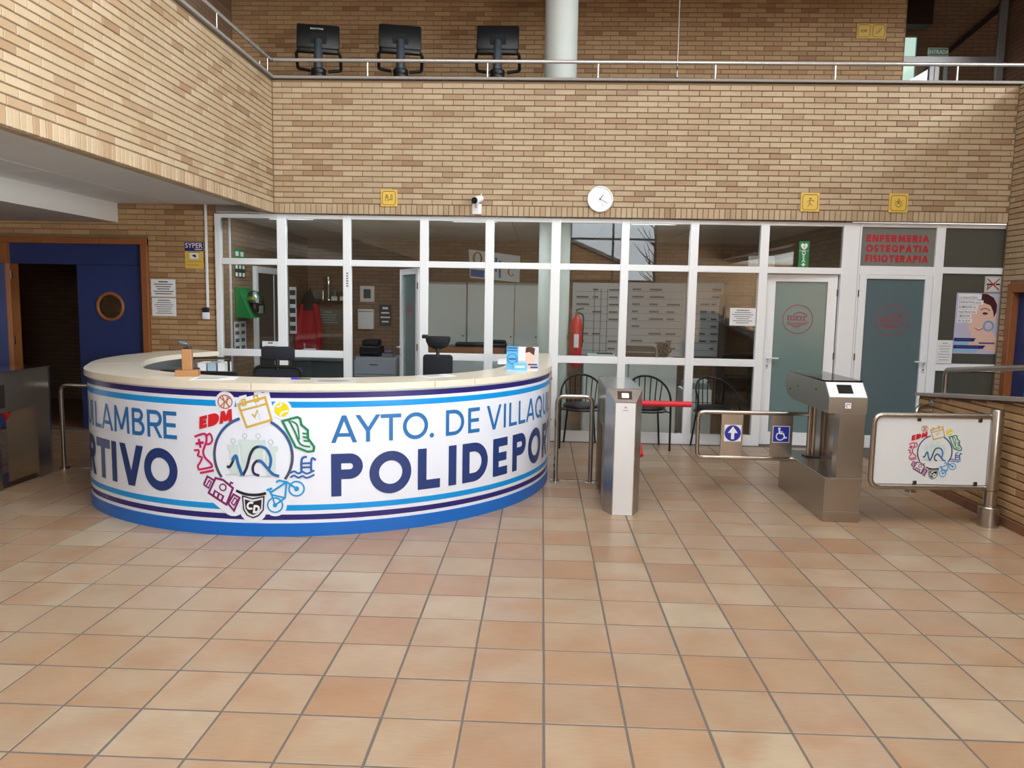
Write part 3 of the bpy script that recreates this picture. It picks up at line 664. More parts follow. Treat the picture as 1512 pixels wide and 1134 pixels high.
t = thing('no_smoking_sign', 'square pale no smoking sign with red cross above the poster', 'sign', (5.21, 6.349, 1.885)); 
MB().cbox(-0.095, 0.095, -0.004, 0, 0, 0.19, 0.0018).build('plate', mat('sign_pale', (206, 212, 208), 0.4), t)
Print().line([(-0.07, 0.16), (0.07, 0.03)], 0.013).line([(-0.07, 0.03), (0.07, 0.16)], 0.013).build('red_cross', REDTXT, lambda u, v: (u, -0.0062, v), t)
Print().bar(-0.075, 0.086, 0.02, 0.104).bar(0.03, 0.086, 0.075, 0.106).line([(-0.06, 0.03), (-0.06, 0.08)], 0.008).line([(-0.06, 0.06), (-0.045, 0.075), (-0.05, 0.085)], 0.007).build('cigarette', INKD, lambda u, v: (u, -0.0052, v), t)
Print().line([(-0.086, 0.009), (0.086, 0.009), (0.086, 0.181), (-0.086, 0.181)], 0.004, True).build('border', INK, lambda u, v: (u, -0.0052, v), t)

# ================================================================== BLUE DOORS
door4 = struct('door_4', 'blue double door with pine frame, one leaf folded open')
MB().cbox(DX1 - 0.086, DX1, YW - 0.03, 6.55, 0, DZ, 0.008).build('jamb', WOOD, door4)
MB().cbox(DX0, DX0 + 0.086, YW - 0.03, 6.55, 0, DZ, 0.008).build('jamb', WOOD, door4)
for a, b in ((DX0, -6.15), (-6.145, -5.43), (-5.425, DX1)): MB().cbox(a, b, YW - 0.032, 6.55, DZ - 0.078, DZ, 0.008).build('head_trim', WOOD, door4)
IX0, IX1 = DX0 + 0.086, DX1 - 0.086
MB().box(IX0, IX1, 6.40, 6.44, 2.035, DZ - 0.078).build('transom_panel', BLUE, door4)
lf = MB(); LX = -5.76; pc = (-5.355, 1.527); pr_ = 0.165
ring = arc_pts(pc[0], pc[1], pr_, pr_, 0, 360, 32)[:-1]; fr = []
for (a, b) in ring:                      # leaf with a round hole: ring of quads from the porthole to the leaf edge
    dx, dz = a - pc[0], b - pc[1]; kx = ((IX1 - pc[0]) if dx > 0 else (pc[0] - LX)) / max(1e-6, abs(dx)); kz = ((2.03 - pc[1]) if dz > 0 else (pc[1] - 0.01)) / max(1e-6, abs(dz)); k = min(kx, kz); fr.append((pc[0] + dx * k, pc[1] + dz * k))
for cx_, cz_ in ((LX, 0.01), (IX1, 0.01), (IX1, 2.03), (LX, 2.03)):
    i = min(range(32), key=lambda i: (fr[i][0] - cx_) ** 2 + (fr[i][1] - cz_) ** 2); fr[i] = (cx_, cz_)
for y in (6.40, 6.44):
    n = len(lf.v); lf.v += [(a, y, b) for a, b in ring] + [(a, y, b) for a, b in fr]; lf.f += [(n + i, n + (i + 1) % 32, n + 32 + (i + 1) % 32, n + 32 + i) for i in range(32)]
lf.f += [(32 + i, 32 + (i + 1) % 32, 96 + (i + 1) % 32, 96 + i) for i in range(32)] + [(i, 64 + i, 64 + (i + 1) % 32, (i + 1) % 32) for i in range(32)]
leaf = lf.build('door_leaf', BLUE, door4)
MB().tube([(a, 6.398, b) for a, b in arc_pts(pc[0], pc[1], pr_ - 0.005, pr_ - 0.005, 0, 360, 32)[:-1]], 0.020, 8, closed=True).build('porthole_ring', WOOD, leaf, smooth=True)
MB().prism(ring, lambda a, b, t: (a, t, b), 6.417, 6.423).build('porthole_pane', GLASS, leaf)
for z in (0.3, 1.1, 1.85): MB().cyl((IX1 - 0.002, 6.392, z - 0.05), (IX1 - 0.002, 6.392, z + 0.05), 0.011, 8).build('hinge', STEEL_D, leaf)
hx = -6.53; ang = math.radians(208)
def swing(x, y, z): return (hx + x * math.cos(ang) - y * math.sin(ang), 6.30 + x * math.sin(ang) + y * math.cos(ang), z)
l2 = MB().cbox(0.052, 0.83, -0.021, 0.021, 0.01, 2.03, 0.004).xf(swing).build('door_leaf', BLUE, door4)
MB().cbox(0.0, 0.052, -0.0225, 0.0225, 0.01, 2.032, 0.004).xf(swing).build('leaf_lipping', WOOD, l2)
for z in (0.3, 1.1, 1.9): MB().cyl((hx - 0.01, 6.33, z - 0.05), (hx - 0.01, 6.33, z + 0.05), 0.012, 8).build('hinge', STEEL_D, l2)
door5 = struct('door_5', 'blue door with pine frame in the brick side wall')
MB().cbox(XR - 0.02, 5.5, RD1 - 0.10, RD1, 0, RDZ, 0.006).build('jamb', WOOD, door5); MB().cbox(XR - 0.02, 5.5, RD0, RD0 + 0.10, 0, RDZ, 0.006).build('jamb', WOOD, door5)
MB().cbox(XR - 0.02, 5.5, RD0 + 0.1, RD1 - 0.1, RDZ - 0.10, RDZ, 0.006).build('head_trim', WOOD, door5)
lf5 = MB().box(5.33, 5.37, RD0 + 0.1, RD1 - 0.1, 0.005, RDZ - 0.1).build('door_leaf', BLUE, door5)
MB().cyl((5.29, RD0 + 0.2, 1.0), (5.33, RD0 + 0.2, 1.0), 0.02, 12).build('handle', STEEL, lf5)

# ================================================================== RECEPTION COUNTER
CC = (-2.077, 4.41); CR = 2.116
def cyl_pt(deg, z, r):
    k = min(1.0, max(0.0, (-deg - 41) / 24)); r -= 0.088 * k * k * (3 - 2 * k)      # the far flank is bent a little tighter
    a = math.radians(deg); return (CC[0] + r * math.sin(a), CC[1] - r * math.cos(a), z)
def ring_band(mb, a0, a1, r0, r1, z0, z1, n, straight=0.0, ystop=5.95):
    """curved slab from angle a0 to a1 (0 faces the viewer); past 90 degrees it can run on straight to ystop"""
    A = [a0 + (a1 - a0) * i / n for i in range(n + 1)]; V = []
    for a in A: V += [cyl_pt(a, z0, r0), cyl_pt(a, z0, r1), cyl_pt(a, z1, r1), cyl_pt(a, z1, r0)]
    k = n + 1
    if straight: V += [(CC[0] + r0, ystop, z0), (CC[0] + r1, ystop, z0), (CC[0] + r1, ystop, z1), (CC[0] + r0, ystop, z1)]; k += 1
    Fs = []
    for i in range(k - 1):
        for j in range(4): Fs.append((4 * i + j, 4 * i + (j + 1) % 4, 4 * i + 4 + (j + 1) % 4, 4 * i + 4 + j))
    Fs += [(0, 1, 2, 3), (4 * k - 4, 4 * k - 1, 4 * k - 2, 4 * k - 3)]
    return mb.add(V, Fs)
def on_counter(off):
    """u is arc length along the front, v is height"""
    return lambda u, v: cyl_pt(math.degrees(u / CR), v, CR + off)
D2U = math.radians(1) * CR
counter = thing('reception_counter', 'curved white and blue reception counter printed with sports centre lettering', 'counter', (0, 0, 0))
A0, A1 = -118, 90
ring_band(MB(), A0, A1, CR - 0.03, CR, 0.0, 1.045, 130).build('front_panel', PWHITE, counter, smooth=True)
ring_band(MB(), A0, A1, CR, CR + 0.004, 0.0, 0.096, 130).build('plinth', PBLUE, counter, smooth=True)
for nm, m_, z0, z1 in (('navy_stripe', NAVY, 0.990, 1.030), ('cyan_stripe', CYAN, 0.923, 0.965), ('cyan_stripe', CYAN, 0.188, 0.229), ('navy_stripe', NAVY, 0.121, 0.160)):
    ring_band(MB(), A0, A1, CR - 0.001, CR + 0.0012, z0, z1, 130).build(nm, m_, counter, smooth=True)
for (a0, a1, st) in ((-119, -62, 0), (-61.8, 0.9, 0), (1.05, 35.9, 0), (36.05, 45.6, 0), (45.75, 90, 1)):
    ring_band(MB(), a0, a1, 1.72, CR + 0.022, 1.045, 1.093, max(8, int((a1 - a0) / 1.6)), st, 5.98).build('top_slab', CREAM, counter, smooth=True)
MB().box(CC[0] + CR - 0.002, CC[0] + CR + 0.022, 4.40, 6.28, 0.0, 1.043).build('steel_flank', STEEL, counter)
for z in (0.95, 0.55, 0.2): MB().cyl((CC[0] + CR + 0.02, 4.50, z), (CC[0] + CR + 0.03, 4.50, z), 0.012, 10).build('flank_bolt', STEEL_D, counter, smooth=True)
ring_band(MB(), A0 + 6, 84, 0.92, CR - 0.062, 0.72, 0.75, 100).build('inner_worktop', mat('worktop_grey', (190, 190, 186), 0.5), counter, smooth=True)
ring_band(MB(), A0, 90, CR - 0.06, CR - 0.031, 0.0, 1.044, 100).build('inner_panel', GREY, counter, smooth=True)
# lettering, one mesh per line of text on each side of the emblem
def letter_line(items, h, z0, w, m_):
    for ch, deg in items:
        g, W = glyph(ch, w); g.xf(lambda u, v, deg=deg: (deg * D2U + u * h, z0 + v * h)); g.build('letter', m_, on_counter(0.0022), counter)
letter_line([('A', 15.5), ('Y', 20.1), ('T', 24.93), ('O', 29.4), ('.', 35.2), ('D', 38.9), ('E', 44.5), ('V', 49.76), ('I', 55.4), ('L', 57.4), ('L', 61.3), ('A', 64.9), ('Q', 70.2), ('U', 76.6), ('I', 81.6), ('L', 83.6)], 0.195, 0.670, 0.145, T_BLUE)
letter_line([('E', -17.9), ('R', -22.05), ('B', -26.43), ('M', -32.5), ('A', -37.9), ('L', -41.2), ('I', -43.3), ('U', -47.8), ('Q', -53.8), ('A', -59.0), ('L', -62.8)], 0.198, 0.669, 0.145, T_BLUE)
letter_line([('P', 15.45), ('O', 22.7), ('L', 32.6), ('I', 39.65), ('D', 43.1), ('E', 51.95), ('P', 58.95), ('O', 66.3), ('R', 76.4), ('T', 83.2)], 0.308, 0.283, 0.228, T_NAVY)
letter_line([('O', -23.3), ('V', -30.95), ('I', -34.0), ('T', -41.1), ('R', -47.7), ('O', -57.2), ('P', -64.2)], 0.308, 0.284, 0.228, T_NAVY)

# emblem: drawn once in its own units, laid on the counter and on the swing gate
def emblem(surf, parent, sc, halo=True):
    """surf(layer) -> map (u, v); sc: metres per unit"""
    def tr(p): return p.xf(lambda a, b: ((a - 543) * sc, (580 - b) * sc))
    def put(name, p, rgb, layer=1): return tr(p).build(name, mat('emblem_%d_%d_%d' % rgb, rgb, 0.35), surf(layer), parent)
    S = smooth_path; LW = 1.18
    if halo:
        h = Print().disc(372, 236, 66).disc(732, 278, 62); h2 = Print().disc(682, 897, 74).disc(540, 925, 90)
        for k in range(9): h.poly([(438 + 24 * k, 222 - 6.6 * k - (16 if k in (1, 2, 5, 6) else 0)), (438 + 24 * (k + 1), 222 - 6.6 * (k + 1) - (16 if k in (1, 2, 5, 6) else 0)), (482 + 24 * (k + 1), 420 - 6.6 * k), (482 + 24 * k, 420 - 6.6 * k)])
        for k in range(8): h2.disc(270 + 20 * k, 790 + 15 * k, 82, 18)
        tr(h).build('halo_print', PWHITE, surf(0), parent); tr(h2).build('halo_print', PWHITE, surf(0), parent)
    for a0, a1 in ((-108, -160), (-62, -10)): put('ring_print', Print().arc(543, 580, 260, 260, a0, a1, 18), (52, 92, 150))
    for a0, a1 in ((-160, -215), (-10, 36)): put('ring_lower_print', Print().arc(543, 580, 260, 260, a0, a1, 18), (74, 82, 102))
    put('ring_foot', Print().arc(543, 580, 262, 262, 71, 116, 18), (34, 34, 40))
    put('podium_print', Print().bar(455, 475, 628, 507, 1).bar(470, 507, 612, 600, 1).bar(382, 510, 455, 542, 1).bar(398, 542, 455, 700, 1).bar(628, 514, 706, 545, 1).bar(628, 545, 690, 700, 1).bar(470, 600, 500, 700, 1), (200, 219, 219))
    for a, b in ((420, 485), (495, 450), (582, 450), (660, 487)): put('podium_figure_print', Print().arc(a, b, 17, 17, 0, 360, 4, 16).line([(a, b + 17), (a, b + 28)], 4.7), (176, 194, 200))
    put('podium_wave_print', Print().line(S([(365, 708), (420, 702), (480, 712), (540, 704), (600, 712), (660, 706), (715, 714)]), 4.7), (176, 194, 200))
    for q_, w_ in ((S([(425, 590), (412, 625), (392, 655), (375, 650)]), 16.5), (S([(478, 708), (505, 655), (530, 570), (555, 530), (585, 517)]), 17.7), (S([(585, 706), (550, 690), (545, 650), (562, 618), (585, 607)]), 16.5)): put('script_print', Print().line(q_, w_), (44, 48, 72), 2)
    for q_, w_ in ((S([(412, 612), (436, 582), (452, 640), (476, 708)]), 20.1), (S([(585, 517), (630, 530), (658, 585), (655, 640), (640, 668)]), 17.7), (S([(575, 612), (600, 615), (640, 660), (672, 695), (710, 708)]), 18.9)): put('script_print', Print().line(q_, w_), (44, 104, 168), 3)
    put('calendar_print', Print().line([(458, 250), (630, 202), (668, 345), (510, 395)], 14.2, True).line([(466, 292), (640, 242)], 11.8).line([(480, 222), (500, 216), (508, 250), (488, 256)], 9.4, True).line([(558, 196), (580, 190), (588, 224), (566, 230)], 9.4, True).line([(545, 310), (563, 328), (580, 284)], 9.4), (208, 172, 70), 2)
    put('basketball_print', Print().arc(372, 236, 50, 46, 0, 360, 7, 26).line(S([(335, 206), (372, 236), (404, 268)]), 7.1).line(S([(338, 268), (372, 236), (408, 206)]), 7.1).line(S([(352, 195), (368, 236), (360, 278)]), 7.1).line(S([(392, 196), (384, 236), (398, 272)]), 7.1), (190, 104, 62), 2)
    p = Print()
    for ch, x, w in (('E', 0, 0.30), ('D', 64, 0.46), ('M', 146, 0.27)):
        g, W = glyph(ch, w); g.xf(lambda a, b, x=x: (x + a * 92, b * 80)); p.join(g)
    ca, sa = math.cos(0.27), math.sin(0.27); p.xf(lambda a, b: (190 + a * ca + b * sa * 0.2, 420 - a * sa - b)); put('initials_lettering', p, (206, 34, 44), 2)
    put('tennis_ball', Print().disc(732, 278, 45, 24), (226, 212, 30), 2); 
    for q_ in ([(700, 262), (722, 256), (732, 238)], [(722, 318), (735, 296), (772, 286)]): put('tennis_seam', Print().line(S(q_), 10.6), (240, 240, 236), 3)
    put('shoe_print', Print().line([(735, 352), (828, 326), (846, 336), (852, 376), (892, 410), (892, 462), (930, 518), (926, 546), (890, 550), (815, 518)], 14.2, True).line(S([(775, 345), (812, 420), (846, 500), (905, 518)]), 10.6).line(S([(790, 352), (828, 380), (838, 470)]), 9.4).line([(858, 430), (888, 434)], 10.6).line([(860, 454), (892, 458)], 10.6).line([(864, 478), (898, 482)], 10.6), (20, 130, 84), 2)
    p = Print().line(S([(850, 682), (850, 620), (858, 590), (884, 582)]), 14.2).line(S([(910, 676), (910, 620), (918, 592), (940, 606)]), 14.2).line([(850, 626), (910, 624)], 13.0).line([(850, 652), (910, 650)], 13.0)
    for k in (0, 28): p.line(S([(780, 688 + k), (804, 676 + k), (830, 690 + k), (856, 680 + k), (884, 692 + k), (930, 672 + k)]), 11.8)
    put('pool_ladder_print', p, (44, 96, 166), 2)
    put('bicycle_print', Print().arc(682, 897, 52, 52, 0, 360, 10, 28).arc(818, 790, 52, 52, 0, 360, 10, 28).disc(682, 897, 14).disc(818, 790, 16).line([(682, 897), (745, 850), (757, 742)], 11.8).line([(655, 815), (757, 745), (818, 790)], 11.8).line([(645, 795), (662, 830), (745, 850)], 11.8).line([(658, 820), (682, 897)], 10.6).line([(630, 800), (665, 788)], 14.2).line(S([(690, 748), (712, 736), (735, 742), (757, 745)]), 11.8), (22, 152, 216), 2)
    put('shield_print', Print().line([(474, 842), (540, 858), (612, 842), (606, 930), (576, 966), (540, 982), (502, 966), (480, 930)], 8.3, True).fill([(488, 862), (540, 876), (597, 862), (592, 922), (568, 950), (540, 964), (512, 950), (492, 922)]), (30, 30, 34), 2)
    p = Print()
    for ch, x, y in (('C', 496, 930), ('D', 538, 952)):
        g, W = glyph(ch, 0.26); g.xf(lambda a, b, x=x, y=y: (x + a * 50 + b * 8, y - b * 54)); p.join(g)
    put('shield_lettering', p, (232, 234, 240), 3)
    put('town_hall_print', Print().line([(246, 832), (296, 732), (348, 742), (412, 792), (366, 902)], 14.2, True).arc(345, 790, 26, 26, 0, 360, 9, 20).line([(290, 815), (278, 846)], 13.0).line([(318, 830), (306, 862)], 13.0).line([(346, 848), (334, 878)], 13.0).line([(285, 812), (352, 850)], 9.4).line([(378, 895), (415, 832), (455, 854), (416, 940)], 13.0, True).line([(400, 890), (422, 855), (440, 866), (416, 905)], 8.3, True).line([(212, 780), (240, 724), (286, 748)], 13.0).line([(228, 790), (252, 750), (266, 758), (246, 800)], 8.3, True).line([(212, 780), (250, 802)], 10.6).line([(390, 775), (400, 755), (414, 762)], 10.6), (126, 30, 100), 2)
    put('health_figure_print', Print().line([(162, 516), (220, 504)], 16.5).line([(185, 482), (197, 540)], 16.5).line(S([(155, 470), (228, 448), (240, 488), (226, 530), (215, 562), (225, 600), (268, 640), (274, 664)]), 14.2).line(S([(244, 458), (266, 446), (280, 482), (266, 508), (240, 516)]), 13.0).line(S([(148, 560), (180, 556), (184, 572), (176, 592), (205, 604), (188, 640), (174, 660), (180, 686)]), 13.0).line([(180, 684), (272, 662)], 13.0).line([(188, 706), (286, 682)], 14.2), (196, 26, 96), 2)
emblem(lambda l: (lambda u, v: on_counter(0.0026 + 0.0009 * l)(0.82 * D2U + u, 0.578 + v)), counter, 0.0011)

# ------------------------------------------------------------------ things on and behind the counter
t = thing('scanner_stand', 'beech block stand holding a small black reader on the counter', 'stand', (-2.663, 2.66, 1.093), 0.25)
MB().cbox(-0.08, 0.08, -0.055, 0.055, 0, 0.045, 0.004).build('base', BEECH, t); MB().cbox(-0.034, 0.034, -0.034, 0.034, 0.045, 0.20, 0.004).build('post', BEECH, t)
MB().cbox(-0.026, 0.03, -0.02, 0.02, 0.20, 0.212, 0.003).tube([(0.012, 0, 0.21), (0.008, 0, 0.228), (-0.012, -0.01, 0.24)], 0.009, 8).build('clamp', BLACK, t, smooth=True)
MB().tube([(0.0, 0, 0.236), (-0.03, -0.012, 0.244), (-0.056, -0.02, 0.250)], [0.016, 0.019, 0.017], 12).build('reader', mat('reader_grey', (70, 76, 80), 0.3), t, smooth=True)

br = thing('brochure_holder', 'clear holder with blue skin care leaflets on the counter end', 'leaflet holder', (-0.205, 3.70, 1.093), 0.05)
MB().box(-0.135, 0.135, 0.0, 0.05, 0, 0.004).build('base_plate', mat('acrylic', (220, 226, 230), 0.1), br)
def leaflet(nm, x0, x1, y, z0, z1, rgb, extra):
    o = MB().box(x0, x1, y, y + 0.003, z0, z1).build(nm, mat('leaf_%d_%d_%d' % rgb, rgb, 0.4), br)
    for k, (p, c) in enumerate(extra): p.build('leaflet_print', mat('leaf_%d_%d_%d' % c, c, 0.5), lambda u, v, k=k: (u, y - 0.0006 * (k + 1), v), o)
leaflet('leaflet', -0.137, -0.035, 0.0, 0.004, 0.208, (92, 176, 224), [(Print().arc(-0.088, 0.10, 0.045, 0.045, 0, 360, 0.006, 24).bar(-0.12, 0.09, -0.055, 0.106, 1), (40, 96, 160)), (Print().bar(-0.132, 0.165, -0.045, 0.175, 1).bar(-0.132, 0.185, -0.045, 0.2, 1), (40, 96, 160))])
leaflet('leaflet', -0.04, 0.14, 0.008, 0.004, 0.205, (206, 208, 220), [(Print().disc(0.07, 0.115, 0.042, 20, 0.068).bar(0.04, 0.004, 0.10, 0.06, 1), (232, 196, 180)), (Print().fill([(0.03, 0.195), (0.02, 0.15), (0.06, 0.16), (0.10, 0.13), (0.108, 0.19), (0.08, 0.204), (0.04, 0.204)]), (84, 44, 40)), (Print().bar(0.05, 0.045, 0.13, 0.058, 1).bar(0.07, 0.02, 0.135, 0.035, 1), (40, 70, 130)), (Print().bar(-0.038, 0.085, 0.025, 0.2, 1), (238, 238, 244))])
leaflet('leaflet', -0.075, 0.04, -0.012, 0.0, 0.065, (110, 190, 232), [(Print().bar(-0.06, 0.025, 0.02, 0.04, 1), (230, 240, 246))])
t = thing('name_plate', 'small white card standing behind the leaflet holder', 'card', (-0.40, 4.3, 1.093)); MB().box(-0.05, 0.05, 0, 0.004, 0, 0.05).build('card', PAPER, t); MB().box(-0.055, 0.055, -0.01, 0.03, 0, 0.006).build('card_foot', PAPER, t)
def flat_sheet(label, x, y, w, d, rz, m_=PAPER, z=1.0935):
    t = thing('paper_sheet', label, 'paper', (x, y, z), rz); MB().box(-w / 2, w / 2, -d / 2, d / 2, 0, 0.0015).build('sheet', m_, t); p = Print()
    for k in range(7): p.bar(-w * 0.4, d * (0.36 - 0.11 * k), w * random.uniform(0.1, 0.4), d * (0.39 - 0.11 * k), 1)
    p.build('printed_lines', INK, lambda u, v: (u, v, 0.0022), t)
flat_sheet('printed sheet lying on the counter beside the beech stand', -2.40, 2.52, 0.30, 0.21, 0.2)
flat_sheet('grey form lying at the middle of the counter top', -1.52, 2.52, 0.30, 0.16, 0.25, mat('paper_grey', (190, 192, 196), 0.6))
flat_sheet('white sheet lying on the counter in front of the black headrest chair', -0.86, 3.06, 0.26, 0.18, 0.7)
t = thing('pen', 'small blue pen lying on the counter top', 'pen', (-1.83, 2.58, 1.0995), 0.1); MB().tube([(-0.03, 0, 0), (0.02, 0, 0)], 0.006, 8).build('cap', mat('pen_blue', (40, 40, 200), 0.3), t, smooth=True); MB().tube([(0.02, 0, 0), (0.11, -0.01, 0)], [0.005, 0.0035], 8).build('barrel', INKD, t, smooth=True)

def monitor(label, x, y, rz, w, h, z=0.75):
    t = thing('monitor', label, 'monitor', (x, y, z), rz); MB().cbox(-0.11, 0.11, -0.08, 0.08, 0, 0.012, 0.004).build('foot', BLACK, t); MB().cbox(-0.025, 0.025, -0.015, 0.015, 0.012, 0.14, 0.004).build('stem', BLACK, t)
    o = MB().cbox(-w / 2, w / 2, -0.02, 0.025, 0.06, 0.06 + h, 0.008).build('housing', BLACK, t); MB().box(-w / 2 + 0.012, w / 2 - 0.012, 0.0255, 0.0265, 0.075, 0.045 + h).build('screen', mat('dark_screen', (18, 20, 24), 0.1), o)
monitor('low black monitor behind the counter beside the beech stand', -2.80, 3.52, 0.0, 0.33, 0.235, 0.7505)
t = thing('label_printer', 'black desktop printer on the inner worktop behind the beech stand', 'printer', (-3.48, 4.26, 0.7505), 0.2); MB().cbox(-0.15, 0.15, -0.13, 0.13, 0, 0.24, 0.012).build('body', BLACK, t); MB().cbox(-0.13, 0.13, -0.15, -0.12, 0.03, 0.07, 0.005).build('paper_tray', RUBBER, t)
t = thing('ring_binder_rack', 'white document rack on the far end of the inner worktop', 'document rack', (-3.38, 4.80, 0.7505), 0.1)
for k in range(3): MB().cbox(-0.14 + 0.10 * k, -0.06 + 0.10 * k, -0.10, 0.10, 0, 0.26, 0.004).build('binder', PAPER if k != 1 else mat('binder_blue', (170, 190, 205), 0.5), t)
MB().tube(bend([(-0.18, -0.13, 0.0), (-0.18, -0.13, 0.31), (0.18, -0.13, 0.31), (0.18, -0.13, 0.0)], 0.03), 0.012, 8).build('rack_bar', STEEL_D, t, smooth=True)

def office_chair(label, loc, rz, head):
    t = thing('office_chair', label, 'office chair', loc, rz, None)     # faces +y locally, its back towards -y
    for k in range(5):
        a = 2 * PI * k / 5; l = MB().tube([(0, 0, 0.09), (0.29 * math.cos(a), 0.29 * math.sin(a), 0.07)], [0.028, 0.018], 8).build('leg', BLACK, t, smooth=True)
        MB().cyl((0.29 * math.cos(a) - 0.012, 0.29 * math.sin(a), 0.03), (0.29 * math.cos(a) + 0.012, 0.29 * math.sin(a), 0.03), 0.03, 12).build('caster', RUBBER, l, smooth=True)
    MB().cyl((0, 0, 0.08), (0, 0, 0.45), 0.028, 12).build('gas_post', BLACKM, t, smooth=True)
    MB().cbox(-0.24, 0.24, -0.22, 0.24, 0.45, 0.53, 0.03).build('seat', FABRIC, t, smooth=True)
    if head == 'bowl':
        MB().cbox(-0.155, 0.155, -0.27, -0.20, 0.56, 1.12, 0.03).build('backrest', FABRIC, t, smooth=True)
        MB().tube([(0, -0.25, 1.1), (0, -0.25, 1.19)], 0.018, 8).build('headrest_stem', BLACK, t, smooth=True)
        MB().lathe([(0.03, 0), (0.10, 0.03), (0.125, 0.08), (0.13, 0.125), (0.12, 0.135)], (0, 0, 0), 20).xf(lambda x, y, z: (x, -0.24 + y * 0.5, 1.175 + z)).build('headrest', FABRIC, t, smooth=True)
        MB().cbox(-0.165, -0.10, -0.27, -0.21, 1.285, 1.325, 0.01).build('headrest_tip', BLACK, t, smooth=True)
    else:
        MB().tube(bend([(-0.24, -0.26, 0.58), (-0.26, -0.26, 0.93), (0.26, -0.26, 0.93), (0.24, -0.26, 0.58)], 0.08), 0.02, 8).build('back_frame', BLACK, t, smooth=True)
        MB().cbox(-0.24, 0.24, -0.268, -0.255, 0.58, 0.92, 0.004).build('backrest', mat('mesh_fabric', (34, 36, 46), 0.8), t)
        MB().tube([(0, -0.26, 0.9), (0, -0.25, 1.06)], 0.02, 8).build('headrest_stem', BLACK, t, smooth=True)
        MB().cbox(-0.185, 0.185, -0.275, -0.215, 1.0, 1.15, 0.028).build('headrest', mat('mesh_fabric', (34, 36, 46)), t, smooth=True)
    for s in (-1, 1): MB().tube(bend([(s * 0.24, 0.0, 0.49), (s * 0.30, 0.0, 0.5), (s * 0.30, 0.0, 0.70)], 0.03), 0.016, 8).cbox(s * 0.30 - 0.03, s * 0.30 + 0.03, -0.12, 0.14, 0.70, 0.73, 0.01).build('armrest', BLACK, t, smooth=True)
    return t
office_chair('black padded swivel chair with bowl shaped headrest behind the counter', (-1.115, 5.25, 0), 0, 'bowl')
office_chair('black mesh swivel chair with wide headrest behind the counter', (-2.90, 5.56, 0), 0, 'wide')

